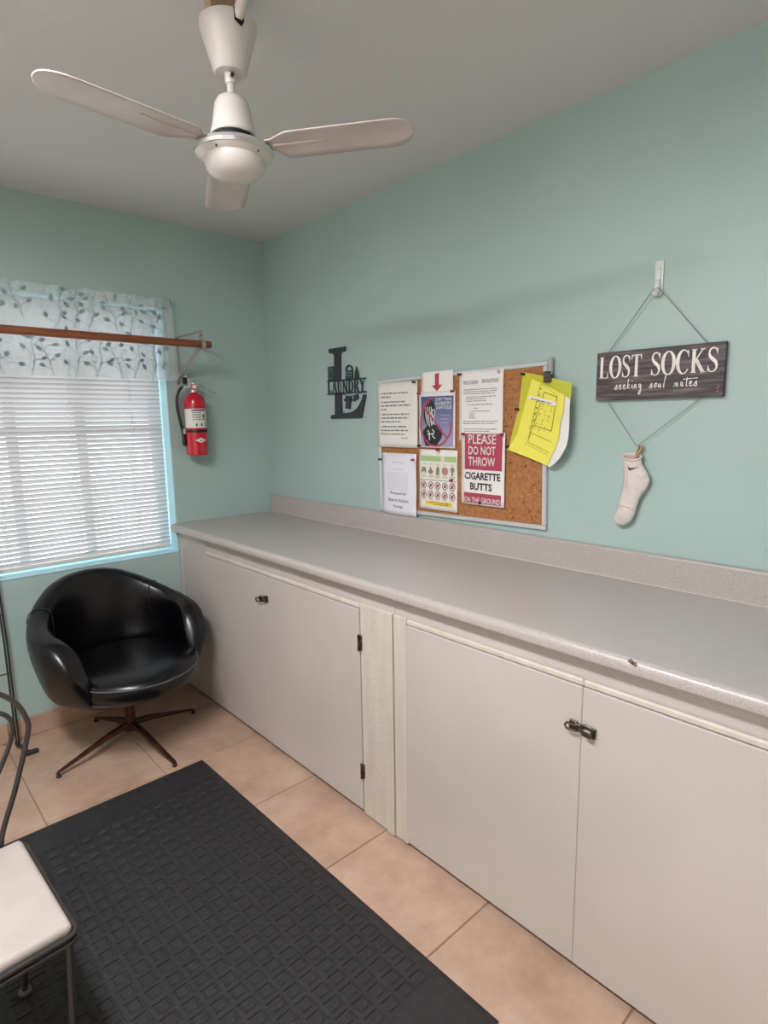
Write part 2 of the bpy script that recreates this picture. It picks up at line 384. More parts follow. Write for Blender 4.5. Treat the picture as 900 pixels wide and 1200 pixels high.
# ================================================================== window blind
BX0, BX1, BY = -1.972, -.6195, .075
bl = thing('window_blind', 'white horizontal mini blind closed inside the window recess', 'blind', ((BX0+BX1)/2, BY, .778))
hw = (BX1-BX0)/2
MB().box((-hw, -.02, 1.195), (hw, .02, 1.235), bev=.002).build('headrail', M_rail, bl)
MB().box((-hw, -.012, .0), (hw, .012, .017), bev=.004).build('bottom_rail', M_rail, bl)
sl = MB(); tilt = math.radians(-58); nseg = 6; sw = .0255
vs = []
for k in range(nseg+1):
    s_ = (k/nseg-.5)*sw; c_ = .0022*(1-(2*k/nseg-1)**2)
    yy = s_*math.cos(tilt)-c_*math.sin(tilt); zz = s_*math.sin(tilt)+c_*math.cos(tilt)
    vs += [(-hw, yy, zz), (hw, yy, zz)]
sl.add(vs, [[2*k, 2*k+1, 2*k+3, 2*k+2] for k in range(nseg)], 0, True)
z = .030; first = None; pitch = .0222
while z < 1.192:
    if first is None: first = sl.build('slat', M_slat, bl, loc=(0, 0, z), sharp=0, recalc=False)
    else: o = first.copy(); COL.objects.link(o); o.parent = bl; o.location = (0, 0, z)
    z += pitch
for x in (-.70-.0, -.12-.02+.02, .46):
    pass
for wx in (-.78, -1.38, -1.86):
    x = wx-(BX0+BX1)/2; b = MB()
    b.tube([(x, -.0135, .01), (x, -.0135, 1.2)], .0007, 4); b.tube([(x, .0135, .01), (x, .0135, 1.2)], .0007, 4)
    zz = .030
    while zz < 1.19: b.box((x-.004, -.0145, zz-.001), (x+.004, -.0125, zz+.006)); zz += pitch
    b.build('ladder_cord', M_cordw, bl)
x = -1.075-(BX0+BX1)/2
MB().tube([(x, -.0235, 1.2), (x+.002, -.022, .75), (x+.004, -.020, .06)], .0011, 5).build('lift_cord', M_cordw, bl)

# ================================================================== valance
vx0, vx1, vz0, vz1 = -2.06, -.570, 1.662, 2.062
def wav(x, z):
    k = (vz1-z)/(vz1-vz0); s_ = x-vx0
    y = .012*math.sin(s_*52+1.2*math.sin(s_*5.1))+.006*math.sin(s_*23+2)+.005*math.sin(s_*97)+.008*max(0, math.sin(s_*31+.8*math.sin(s_*9)))**6
    amp = .35+.75*k
    return -.040+y*amp-.006*k
va = thing('curtain_valance', 'sheer white valance with grey leafy vines across the window top', 'curtain', ((vx0+vx1)/2, -.03, vz0))
def vl(x, y, z): return (x-(vx0+vx1)/2, y+.03, z-vz0)
b = MB(); nx, nz = 420, 14; vs = []
for j in range(nz+1):
    for i in range(nx+1):
        z = vz0+(vz1-vz0)*j/nz; x = vx0+(vx1-vx0)*i/nx
        edge = .004*math.sin(x*31)+.003*math.sin(x*67+1) if j == 0 else 0
        fl = .012*math.sin((z-vz0)*15)*(i/nx)**12
        top = .003*math.sin(x*140)+.003*math.sin(x*57) if j == nz else 0
        vs.append(vl(x+.006*(1-j/nz)*(i/nx)**6-.0+fl*.3, wav(x, z), z+edge+top))
b.add(vs, [[j*(nx+1)+i, j*(nx+1)+i+1, (j+1)*(nx+1)+i+1, (j+1)*(nx+1)+i] for j in range(nz) for i in range(nx)], 0, True)
b.build('fabric', M_sheer, va, sharp=0, recalc=False)
MB().tube([vl(vx0, -.024, 2.040), vl(vx1-.012, -.024, 2.040)], .0035, 8).build('curtain_rod', M_rail, va)
MB().box(vl(vx1-.010, -.044, 2.035), vl(vx1-.006, -.0, 2.060)).build('rod_end', M_ink2, va)
vn = MB(); r2 = random.Random(3)
def vmap(pts):
    return [(p[0], p[1]) for p in pts]
def leaf(x, z, a, l, w):
    P = []
    for t_ in [0, .2, .45, .7, 1]:
        P.append((l*t_, w*math.sin(PI*min(1, t_*1.02))**.8))
    pts = [(p, q) for p, q in P]+[(p, -q) for p, q in P[::-1][1:-1]]
    c_, s_ = math.cos(a), math.sin(a)
    poly = [(x+p*c_-q*s_, z+p*s_+q*c_) for p, q in pts]
    poly = [p for p in poly]
    if any(not (vz0+.004 < q < vz1-.002 and vx0 < p < vx1-.004) for p, q in poly): return
    n = len(poly); cxy = (sum(p[0] for p in poly)/n, sum(p[1] for p in poly)/n)
    V = [vl(cxy[0], wav(*cxy)-.0016, cxy[1])]+[vl(p, wav(p, q)-.0016, q) for p, q in poly]
    vn.add(V, [[0, 1+i, 1+(i+1) % n] for i in range(n)])
def stem(pts, w=.0032):
    pts = [p for p in smooth([(a, 0, c) for a, c in pts], 6)]; vs = []
    N = len(pts)
    for i, p in enumerate(pts):
        t_ = pts[min(i+1, N-1)]-pts[max(0, i-1)]; t_.normalize(); n = Vector((-t_.z, 0, t_.x))*w/2
        for s_ in (1, -1):
            q = p+n*s_; q.x = min(q.x, vx1-.003); q.z = max(vz0+.003, min(vz1-.002, q.z)); vs.append(vl(q.x, wav(q.x, q.z)-.0015, q.z))
    vn.add(vs, [[2*i, 2*i+1, 2*i+3, 2*i+2] for i in range(N-1)])
for k in range(17):
    bx = vx0+.03+k*.089+r2.uniform(-.012, .012)
    for (zb, zt) in ((vz0+.006, vz0+r2.uniform(.17, .23)), (vz0+r2.uniform(.2, .25), vz1-.012)):
        lean = r2.choice((-1, 1))*r2.uniform(.02, .06); x_ = bx+r2.uniform(-.02, .02)
        main = [(x_, zb), (x_+lean*.5+.008, zb+(zt-zb)*.4), (x_+lean*.7-.006, zb+(zt-zb)*.7), (x_+lean, zt)]
        stem(main)
        for q in range(5):
            f = .12+.18*q; mx = x_+lean*f; mz = zb+(zt-zb)*f; sd = 1 if q % 2 else -1
            a = (PI/2-.9*sd)+r2.uniform(-.3, .3); L_ = r2.uniform(.025, .05)
            ex, ez = mx+math.cos(a)*L_, mz+math.sin(a)*L_
            stem([(mx, mz), (mx+math.cos(a)*L_*.5, mz+math.sin(a)*L_*.5+.004), (ex, ez)], .0026)
            leaf(ex, ez, a+r2.uniform(-.7, .7), r2.uniform(.026, .036), r2.uniform(.0075, .0105))
tag(vn.build('vine_embroidery', M_vine, va), kind='stuff')

# ================================================================== closet rod and bracket
RODY, RODZ = -.30, 1.819
t = thing('hanging_rod', 'round brown wooden closet rod crossing in front of the window', 'rod', (-1.25, RODY, RODZ))
MB().tube([(-.78, 0, 0), (.742, 0, 0), (.748, 0, 0)], [.0175, .0175, .0165], 20).build('dowel', M_rod, t)
br = thing('rod_bracket', 'putty steel shelf bracket holding up the wooden rod end', 'bracket', (-.545, 0, 1.64))
z0 = 1.64
b = MB(); b.box((-.0095, -.004, 0), (.0095, -.0005, .245), bev=.001); b.build('wall_plate', M_steelpaint, br)
b = MB(); b.box((-.0095, -.292, .240), (.0095, -.002, .246), bev=.001); b.build('arm', M_steelpaint, br)
def bar_between(p, q, w, th):
    p = Vector(p); q = Vector(q); d = q-p; M = Matrix.Translation(p) @ d.to_track_quat('Z', 'X').to_matrix().to_4x4()
    return MB().box((-th/2, -w/2, 0), (th/2, w/2, d.length), bev=.001, M=M)
bar_between((0, -.004, .045), (0, -.272, .165), .006, .023).build('brace', M_steelpaint, br)
b = MB(); b.box((-.0095, -.292, .185), (.0095, -.287, .243), bev=.001); b.build('front_strap', M_steelpaint, br)
b = MB(); pts = [(0, -.300+.0215*math.cos(a), RODZ-z0+.0215*math.sin(a)) for a in [math.radians(v) for v in range(60, 421-60, 15)]]
pts = [(0, RODY+.0205*math.cos(math.radians(v)), RODZ-z0+.0205*math.sin(math.radians(v))) for v in range(100, 441, 20)]
for i in range(len(pts)-1):
    p, q = Vector(pts[i]), Vector(pts[i+1]); n = Vector((0, (p.y+q.y)/2-RODY, (p.z+q.z)/2-(RODZ-z0))).normalized()*.0025
    b.add([p+Vector((-.0095, 0, 0)), p+Vector((.0095, 0, 0)), q+Vector((.0095, 0, 0)), q+Vector((-.0095, 0, 0)), p+n+Vector((-.0095, 0, 0)), p+n+Vector((.0095, 0, 0)), q+n+Vector((.0095, 0, 0)), q+n+Vector((-.0095, 0, 0))],
          [(0,1,2,3),(4,7,6,5),(0,4,5,1),(2,6,7,3),(0,3,7,4),(1,5,6,2)])
b.build('rod_cradle', M_steelpaint, br)
for y, z in ((-.0045, .012), (-.0045, .032)):
    MB().lathe([(.0, .0), (.004, 0), (.003, .0025), (0, .003)], 10, M=Matrix.Translation((0, y, z)) @ Matrix.Rotation(PI/2, 4, 'X')).build('screw', M_hasp, br)
MB().lathe([(.0, .0), (.004, 0), (.003, .0025), (0, .003)], 10, M=Matrix.Translation((0, -.2925, .222)) @ Matrix.Rotation(PI/2, 4, 'X')).build('screw', M_hasp, br)

# ================================================================== fire extinguisher
ex = thing('fire_extinguisher', 'red fire extinguisher with black hose hanging on the back wall', 'extinguisher', (-.500, -.078, 1.277), rz=math.radians(-14))
TR = .0545
MB().lathe([(0, .006), (.040, .004), (.050, 0), (TR, .004), (TR, .02), (TR, .265), (.053, .283), (.047, .299), (.035, .311), (.020, .318), (.016, .322), (.016, .328), (0, .328)], 36).build('tank', M_red, ex)
def patch(r, a0, a1, z0, z1, n=18):
    b = MB(); vs = []
    for i in range(n+1):
        a = a0+(a1-a0)*i/n
        vs += [(r*math.sin(a), -r*math.cos(a), z0), (r*math.sin(a), -r*math.cos(a), z1)]
    b.add(vs, [[2*i, 2*i+2, 2*i+3, 2*i+1] for i in range(n)], 0, True); return b
lb = patch(TR+.0005, -1.45, 1.25, .142, .240)
r3 = random.Random(5)
def on_tank(b2, s0, z0_, s1, z1_, mi):   # small print rectangle following the tank
    n = max(1, int((s1-s0)/.006)); rr = TR+.0009; vs = []
    for i in range(n+1):
        a = (s0+(s1-s0)*i/n)/TR; vs += [(rr*math.sin(a), -rr*math.cos(a), z0_), (rr*math.sin(a), -rr*math.cos(a), z1_)]
    b2.add(vs, [[2*i, 2*i+2, 2*i+3, 2*i+1] for i in range(n)], mi, True)
lb.build('label', M_label, ex)
b = MB(); on_tank(b, -.028, .229, .052, .236, 0)
for k in range(5):
    zz = .219-k*.009; x = -.024
    while x < .018: w = r3.uniform(.004, .012); on_tank(b, x, zz, min(x+w, .02), zz+.0035, 0); x += w+.003
on_tank(b, .028, .196, .040, .210, 0); on_tank(b, .024, .185, .046, .189, 0)
for x in (-.012, .014, .040): on_tank(b, x, .152, x+.012, .156, 0); on_tank(b, x+.002, .157, x+.010, .165, 0)
b.build('label_print', M_ink, ex)
b = MB(); n = 12; rr = TR+.0006; vs = []
for i in range(n+1):
    s_ = -.030+.060*i/n; hh = .0135*(1-abs(s_)/.030); a = (s_+.012)/TR
    vs += [(rr*math.sin(a), -rr*math.cos(a), .078-hh), (rr*math.sin(a), -rr*math.cos(a), .078+hh)]
b.add(vs, [[2*i, 2*i+2, 2*i+3, 2*i+1] for i in range(n)], 0, True); b.build('diamond_badge', M_label, ex)
b = MB(); on_tank(b, .002, .074, .022, .0765, 0); on_tank(b, .006, .079, .018, .0815, 0); b.build('badge_print', M_ink2, ex)
b = MB(); b.lathe([(TR+.0004, .118), (TR+.003, .119), (TR+.003, .132), (TR+.0004, .133)], 36); b.build('strap', M_glide, ex)
MB().box((-.067, -.012, .112), (-.053, .008, .138), bev=.002).build('strap_buckle', M_chrome, ex)
MB().box((-.016, .0545, .06), (.016, .0745, .30), bev=.003).build('wall_hanger', M_glide, ex)
b = MB(); b.lathe([(.0, .325), (.017, .325), (.017, .338), (.013, .342), (.013, .372), (0, .374)], 16); b.box((-.030, -.012, .345), (.026, .012, .366), bev=.003); b.build('valve', M_chrome, ex)
MB().lathe([(0, 0), (.015, 0), (.015, .012), (.013, .014), (0, .014)], 18, M=Matrix.Translation((.0, -.010, .352)) @ Matrix.Rotation(PI/2, 4, 'X')).build('gauge', M_red, ex)
MB().lathe([(0, 0), (.011, 0), (.011, .0012), (0, .0012)], 18, M=Matrix.Translation((.0, -.0242, .352)) @ Matrix.Rotation(PI/2, 4, 'X')).build('gauge_dial', M_label, ex)
M_ = Matrix.Translation((.015, 0, .362)) @ Matrix.Rotation(math.radians(22), 4, 'Y')
MB().box((0, -.0085, -.002), (.105, .0085, .002), bev=.0015, M=M_).build('carry_handle', M_chrome, ex)
M_ = Matrix.Translation((-.022, 0, .392)) @ Matrix.Rotation(math.radians(-7), 4, 'Y')
MB().box((0, -.0075, -.0015), (.122, .0075, .0015), bev=.001, M=M_).build('squeeze_lever', M_chrome, ex)
M_ = Matrix.Translation((-.012, 0, .366)) @ Matrix.Rotation(math.radians(-38), 4, 'Y')
MB().box((-.009, -.010, -.002), (.012, .010, .052), bev=.003, M=M_).build('lever_mount', M_chrome, ex)
ring = [(.048+.013*math.cos(a), -.013, .372+.013*math.sin(a)) for a in [2*PI*k/20 for k in range(20)]]
MB().tube(ring, .0013, 6, closed=True).build('pull_pin_ring', M_chrome, ex)
MB().tube([(-.028, 0, .352), (-.044, 0, .350), (-.052, 0, .352)], [.010, .011, .008], 12).build('hose_fitting', M_chrome, ex)
MB().box((-.052, -.014, .366), (-.030, .014, .402), bev=.005).build('tamper_cap', M_glide, ex)
hp = smooth([(-.048, 0, .352), (-.066, 0, .343), (-.084, 0, .305), (-.088, 0, .25), (-.080, 0, .19), (-.070, 0, .135), (-.066, 0, .125)], 6)
MB().tube(hp, .0075, 12).build('hose', M_glide, ex)
MB().tube([(-.066, 0, .128), (-.064, 0, .09), (-.062, 0, .055), (-.062, 0, .05)], [.008, .0105, .0115, .010], 14).build('nozzle', M_glide, ex)

# ================================================================== countertop
YE = -4.28; ZC = .914; DC = .6438
CHY = -2.495
ct = thing('countertop', 'grey speckled laminate worktop with raised backsplash along the right wall', 'countertop', (0, 0, ZC))
pr = [(-.022, -.038), (-.022, 0), (-.57, 0)]
R_ = .019
pr = [(-.0235, -.04), (-.0235, 0.0)]
pr += [(-DC+R_, 0.0)]
for k in range(1, 9):
    a = PI/2+PI/2*k/8; pr.append((-DC+R_+R_*math.cos(a), -R_+R_*math.sin(a)))
pr += [(-DC, -.030)]
for k in range(1, 5):
    a = PI+PI/2*k/4; pr.append((-DC+.008+.008*math.cos(a), -.030+.008*math.sin(a)))
pr += [(-DC+.03, -.038), (-.10, -.038)]
def xprof(b, prof, y0, y1, mi=0):
    n = len(prof); b.add([(x, y0, z) for x, z in prof]+[(x, y1, z) for x, z in prof],
        [list(range(n)), [n+i for i in range(n)][::-1]]+[[i, (i+1) % n, n+(i+1) % n, n+i] for i in range(n)], mi, True)
b = MB(); xprof(b, pr, -.003, YE); b.build('worktop', M_counter, ct, sharp=30)
ps = [(-.001, -.02), (-.001, .0986), (-.015, .0986)]
for k in range(1, 6):
    a = PI/2+PI/2*k/5; ps.append((-.015+.008*math.cos(a), .0906+.008*math.sin(a)))
ps += [(-.023, .012), (-.0245, .005), (-.029, .0006), (-.029, -.001)]
b = MB(); xprof(b, ps, -.002, YE); b.build('backsplash', M_counter, ct, sharp=30)
b = MB()
b.tube([(-.0305, -.004, .0009), (-.0305, YE, .0009)], .0014, 5); b.build('caulk_seam', mat('pale_caulk', '#d6ccc4', .5), ct)
b = MB()
for (y, z, w) in ((CHY, -.0035, .010), (CHY-.012, -.0075, .006)):
    b.tube([(-DC+.0045, y, z), (-DC+.002, y-w, z-.004)], [.0045, .0035], 6)
b.build('edge_chip', M_hinge, ct)

# ================================================================== base cabinets
DK = .6138; FF = .600
def wedge_gap(): pass
def cabinet(name, label, y0, y1, stiles, doors, rails):
    c = thing(name, label, 'cabinet', (-.30, (y0+y1)/2, 0), group='base cabinets under the worktop')
    yc = (y0+y1)/2
    def L(x, y, z): return (x+.30, y-yc, z)
    def bx(b, y_0, y_1, z_0, z_1, x0, x1, bev=.002, mi=0): b.box(L(x0, min(y_0, y_1), z_0), L(x1, max(y_0, y_1), z_1), mi, bev); return b
    bx(MB(), y0, y1, .026, .872, -FF, -.03, 0).build('carcass', M_cab, c)
    bx(MB(), y0, y1, .0, .025, -.575, -.05, 0).build('plinth', M_toe, c)
    for s in stiles: bx(MB(), s[0], s[1], s[2], s[3], -s[4], -FF+.001, .0025).build('stile', s[5], c)
    for s in rails: bx(MB(), s[0], s[1], s[2], s[3], -s[4], -FF+.001, .004).build('rail', M_cabold, c)
    out = []
    for d in doors:
        o = bx(MB(), d[0], d[1], .016, d[2], -d[3], -FF-.0005, .003).build('door', M_cab, c); out.append(o)
    return c, L, out
S1 = -1.655; S2 = -1.690
c1, L1, d1 = cabinet('base_cabinet', 'white painted base cabinet behind the black tub chair', -.003, S2,
    [(-.003, -.030, .004, .872, .606, M_cab), (-.030, -.326, .006, .872, .6015, M_cab), (-1.5225, S1, .006, .815, .612, M_cabold), (S1, S2, .004, .817, .617, M_cabold)],
    [(-.33, -.8755, .80, .815, .610, ), (-.8765, -1.521, .80, .815, .611)] and [], [])
def add_doors(c, L, yc, specs):
    for (ya, yb, zt, xf) in specs:
        lo = L(-xf, min(ya, yb), .019); hi = L(-FF-.0005, max(ya, yb), zt)
        MB().box(lo, hi, 0, .0018).build('door', M_cab, c)
        MB().box(L(-xf+.0005, min(ya, yb)-.0003, zt+.0015), L(-FF-.0005, max(ya, yb)+.0003, zt+.019), 0, .004).build('rail', M_cabold, c)
add_doors(c1, L1, 0, [(-.329, -.8765, .794, .6138), (-.8775, -1.520, .794, .6145)])
c2, L2, d2 = cabinet('base_cabinet', 'white painted base cabinet nearest the viewer right of the batten', S2-.002, YE+.004,
    [(S2-.002, -1.752, .006, .815, .611, M_cabold), (-3.0005, -3.30, .006, .815, .611, M_cabold)], [], [])
add_doors(c2, L2, 0, [(-1.7555, -2.3726, .795, .6138), (-2.3735, -2.997, .795, .6142), (-3.303, -3.80, .795, .6140), (-3.802, -4.26, .795, .6140)])
def hinge(c, L, y, z):
    b = MB(); b.box(L(-.619, y-.012, z-.028), L(-.612, y-.003, z+.028), bev=.001); b.tube([L(-.6205, y-.001, z-.030), L(-.6205, y-.001, z+.030)], .004, 8)
    b.build('hinge', M_hinge, c)
    MB().box(L(-.618, y+.004, z-.026), L(-.6135, y+.016, z+.026), bev=.001).build('hinge_leaf', M_cabold, c)
hinge(c1, L1, -1.521, .672); hinge(c1, L1, -1.521, .178)
def hasp(c, L, y, z, flip=1, tilt=0):
    R = Matrix.Translation(L(-.6155, y, z)) @ Matrix.Rotation(tilt, 4, 'X')
    b = MB()
    b.box((-.006, -.040*flip if flip > 0 else .004, -.014), (.0, -.004 if flip > 0 else .040, .014), 0, .0015, M=R)     # base plate on one door
    b.box((-.020, -.036, -.010), (-.005, -.012, .010), 0, .003, M=R)                                                  # slide body
    b.box((-.009, -.016, -.009), (-.001, .014, .009), 0, .0015, M=R); b.build('hasp', M_hasp, c)
    b = MB(); b.tube([R @ Vector((-.014, .004, .007)), R @ Vector((-.018, .030, .008)), R @ Vector((-.018, .034, 0)), R @ Vector((-.018, .030, -.008)), R @ Vector((-.014, .004, -.007))], .0032, 8)
    b.box((-.006, .008, -.012), (.0, .030, .012), 0, .0015, M=R); b.build('latch_loop', M_hasp, c)
    b = MB(); b.tube([R @ Vector((-.012, -.016, .008)), R @ Vector((-.022, -.010, .018))], .0035, 8); b.build('latch_knob', M_hasp, c)
hasp(c1, L1, -.877, .690, 1, math.radians(-12)); hasp(c2, L2, -2.373, .690, 1, math.radians(4))

# ================================================================== ceiling fan
fan = thing('ceiling_fan', 'white three bladed ceiling fan hanging from a tapered canopy', 'fan', (-1.1034, -1.6808, H))
def fz(z): return z-H
b = MB(); pf = [(.012, fz(2.2625)), (.035, fz(2.262)), (.039, fz(2.266)), (.0625, fz(2.345)), (.066, fz(2.356)), (.0655, fz(2.368)), (.062, fz(2.369)), (.0615, fz(2.356)), (.034, fz(2.270)), (.012, fz(2.268))]
b.lathe(pf, 40); b.build('canopy', M_white, fan)
cs = lambda a, r, z: (r*math.cos(a), r*math.sin(a), fz(z))
an = math.radians(-96)     # canopy notch faces the viewer's right
b = MB(); vs = [cs(an-.17, .0672, 2.378), cs(an+.17, .0672, 2.378), cs(an+.02, .0632, 2.352), cs(an-.22, .0645, 2.359)]
vs = [cs(an-.20, .0668, 2.368), cs(an+.20, .0668, 2.368), cs(an+.17, .0660, 2.345), cs(an+.08, .0640, 2.334), cs(an-.18, .0662, 2.343)]
b.add(vs, [[0, 1, 2, 3, 4]]); b.build('canopy_slot', M_dark, fan)
b = MB(); b.box((-.050, -.014, fz(2.350)), (.030, .014, 0), bev=.002); b.build('hanger_bracket', M_tan, fan)
b = MB(); b.tube(smooth([cs(an, .056, 2.352), cs(an+.05, .066, 2.372), cs(an+.15, .078, 2.40), cs(an+.2, .088, 2.444)], 5), .013, 12); b.build('wire_connector', M_white, fan)
b = MB(); b.tube(smooth([cs(an+.35, .052, 2.385), cs(an+.35, .058, 2.41), cs(an+.2, .06, 2.445)], 5), .004, 8); b.build('wire', M_tan, fan)
b = MB(); b.lathe([(.0135, fz(2.266)), (.0135, fz(2.244)), (.0125, fz(2.241)), (.0095, fz(2.240)), (.0095, fz(2.190))], 18); b.build('downrod', M_white, fan)
vd = math.radians(-120)
for a_, z_ in ((vd+.25, 2.253), (vd-.9, 2.205)):
    q = cs(a_, .011, z_); q2 = cs(a_, .022, z_); MB().tube([q, q2], .0045, 8).build('bolt', M_hasp, fan)
MB().lathe([(.0, fz(2.219)), (.012, fz(2.219)), (.022, fz(2.214)), (.034, fz(2.207)), (.041, fz(2.194)), (.045, fz(2.17)), (.050, fz(2.142)), (.054, fz(2.130)), (.052, fz(2.126)), (.0, fz(2.126))], 40).build('motor_housing', M_white, fan)
MB().lathe([(.047, fz(2.128)), (.047, fz(2.112))], 40).build('vent_gap', M_dark, fan)
MB().lathe([(.046, fz(2.117)), (.055, fz(2.114)), (.060, fz(2.104)), (.0, fz(2.104))], 40).build('motor_collar', M_white, fan)
MB().lathe([(.0, fz(2.106)), (.078, fz(2.104)), (.091, fz(2.098)), (.094, fz(2.090)), (.091, fz(2.083)), (.080, fz(2.080)), (0, fz(2.080))], 48).build('flywheel', M_chrome, fan)
MB().lathe([(.089, fz(2.083)), (.080, fz(2.076)), (.073, fz(2.073)), (.0725, fz(2.066)), (.069, fz(2.052)), (.056, fz(2.038)), (.034, fz(2.030)), (.0, fz(2.027))], 48).build('bowl_cap', M_white, fan)
for a_ in (vd-.5, vd+.75): q = Vector(cs(a_, .081, 2.0755)); MB().lathe([(0, -.003), (.002, -.002), (.002, .002), (0, .002)], 8, M=Matrix.Translation(q)).build('cap_screw', M_hasp, fan)
def blade(ang, pitch):
    b = MB(); n = 22; top = []; r0, r1 = .086, .438
    outl = []
    def hwid(s):   # (leading, trailing) half widths along the blade
        x = s
        lead = .024 if x < .10 else .024+(.057-.024)*min(1, (x-.10)/.022)
        trail = .024 if x < .10 else .024+(.058-.024)*min(1, (x-.10)/.050)
        if x > .385:
            f = (x-.385)/(r1-.385); k = math.sqrt(max(0, 1-f*f)); lead *= .0+k*1.0; trail *= k
        return lead, trail
    ss = [r0, .092, .099, .104, .110, .116, .122, .13, .14, .152, .17, .20, .24, .28, .32, .36, .385, .40, .412, .422, .430, .435, .4375]
    vs = []
    for s in ss:
        l, tr = hwid(s); 
        for k in range(7):
            f = -tr+(l+tr)*k/6; camber = .006*(1-((f)/(.055))**2)
            vs.append((s, f, camber))
    N = len(ss); fs = [[i*7+k, (i+1)*7+k, (i+1)*7+k+1, i*7+k+1] for i in range(N-1) for k in range(6)]
    M = Matrix.Translation((0, 0, fz(2.094))) @ Matrix.Rotation(ang, 4, 'Z') @ Matrix.Rotation(pitch, 4, 'X')
    b.add(vs, fs, 0, True, M)
    o = b.build('blade', M_blade, fan, sharp=0)
    so = o.modifiers.new('thickness', 'SOLIDIFY'); so.thickness = .0022; so.offset = 0
    rb = MB(); rb.tube([(.10, 0, .0035), (.16, .001, .004), (.235, .002, .0045)], [.0035, .003, .0015], 8, M=M); rb.build('blade_rib', M_blade, o)
    return o
th0 = 6.3812-PI
for k, a_ in enumerate((th0, th0+2*PI/3, th0-2*PI/3)): blade(a_, math.radians(-4))

# ================================================================== cork board and papers (right wall)
tiltb = math.radians(1.1)
cb = thing('cork_board', 'aluminium framed cork notice board above the worktop backsplash', 'notice board', onwall(1.4225, 1.333), rot=Euler((0, tiltb, RW), 'XYZ'))
# local x runs to the right; rotate about the wall normal
cb.rotation_euler = (Matrix.Rotation(RW, 3, 'Z') @ Matrix.Rotation(-tiltb, 3, 'Y')).to_euler()
bw, bh = .452, .304
MB().box((-bw+.01, -.011, -bh+.01), (bw-.01, -.001, bh-.01)).build('cork_panel', M_cork, cb)
for lo, hi in (((-bw, -.016, bh-.017), (bw, -.0005, bh)), ((-bw, -.016, -bh), (bw, -.0005, -bh+.017)), ((-bw, -.016, -bh+.017), (-bw+.016, -.0005, bh-.017)), ((bw-.017, -.016, -bh+.017), (bw, -.0005, bh-.017))):
    MB().box(lo, hi, 0, .003).build('frame_rail', M_alu, cb)
b = MB(); r4 = random.Random(11)
for k in range(46):
    x, z = r4.uniform(.26, .43), r4.uniform(-.28, .28)
    if k < 12: x, z = r4.uniform(-.1, .43), r4.uniform(-.285, -.235)
    a = r4.uniform(0, PI); l = r4.uniform(.003, .009); w = r4.uniform(.002, .004)
    P = [(x+l*math.cos(a+q)*(1 if q % PI < .1 else .5), z+l*math.sin(a+q)*(1 if q % PI < .1 else .5)) for q in (0, PI/2, PI, 3*PI/2)]
    b.flat(P, -.0114)
tag(b.build('cork_pits', M_corkhole, cb), kind='stuff')
b = MB()
for k in range(12):
    x, z = r4.uniform(.27, .43), r4.uniform(-.27, .2); b.lathe([(0, 0), (.003, .0005), (.002, .002), (0, .0025)], 6, M=Matrix.Translation((x, -.0112, z)) @ Matrix.Rotation(PI/2, 4, 'X'))
tag(b.build('cork_crumbs', mat('pale_cork', '#d9a878', .9), cb), kind='stuff')

def sheet(name, label, cat, u0, z0, u1, z1, m, depth=.0135, bulge=.004, rz=0, seed=0, edge=None, group='papers pinned to the cork board', curl=0):
    """a sheet hanging on the right wall board; returns thing, width, height, deform"""
    w, h = u1-u0, z1-z0
    t = thing(name, label, cat, onwall((u0+u1)/2, (z0+z1)/2, depth+.003), group=group); t['w'] = w; t['h'] = h
    t.rotation_euler = (Matrix.Rotation(RW, 3, 'Z') @ Matrix.Rotation(-rz, 3, 'Y')).to_euler()
    def fn(p):
        x, y, z = p; fx, f_z = x/(w/2), z/(h/2)
        d = bulge*(1-fx*fx*.8)*(.6-.4*f_z)+.0012*math.sin(9*fx+seed)*math.sin(5*f_z+seed)+curl*max(0, -f_z)**2*(1+fx)*.5
        return (x, y-d, z)
    b = MB(); nx, nz = 10, 12; vs = []
    for j in range(nz+1):
        for i in range(nx+1):
            x, z = -w/2+w*i/nx, -h/2+h*j/nz
            if edge: x, z = edge(x, z, w, h)
            vs.append((x, 0, z))
    b.add(vs, [[j*(nx+1)+i, j*(nx+1)+i+1, (j+1)*(nx+1)+i+1, (j+1)*(nx+1)+i] for j in range(nz) for i in range(nx)], 0, True)
    b.deform(fn); o = b.build('sheet', m, t, sharp=0, recalc=False)
    so = o.modifiers.new('thickness', 'SOLIDIFY'); so.thickness = .0006; so.offset = 0
    return t, w, h, fn
def pdone(b, name, mats, t, fn):
    # cut the print along the sheet's own grid so that it lies flat on the bent paper
    bm = bmesh.new(); vs = [bm.verts.new(p) for p in b.v]
    for f, mi in zip(b.f, b.m):
        try: q = bm.faces.new([vs[i] for i in f]); q.material_index = mi
        except ValueError: pass
    w, h = t['w'], t['h']
    for ax, L_, n in ((0, w, 10), (2, h, 12)):
        for k in range(1, n):
            co = [0, 0, 0]; no = [0, 0, 0]; co[ax] = -L_/2+L_*k/n; no[ax] = 1
            bmesh.ops.bisect_plane(bm, geom=bm.verts[:]+bm.edges[:]+bm.faces[:], plane_co=co, plane_no=no, dist=1e-6)
    bm.verts.index_update(); c = MB()
    c.v = [Vector(fn(v.co)) for v in bm.verts]; c.f = [[v.index for v in f.verts] for f in bm.faces]; c.m = [f.material_index for f in bm.faces]; c.sm = [False]*len(c.f); bm.free()
    return c.build(name, mats, t, recalc=False)
Y1 = -.0009; Y2 = -.0014; Y3 = -.0019
r5 = random.Random(21)
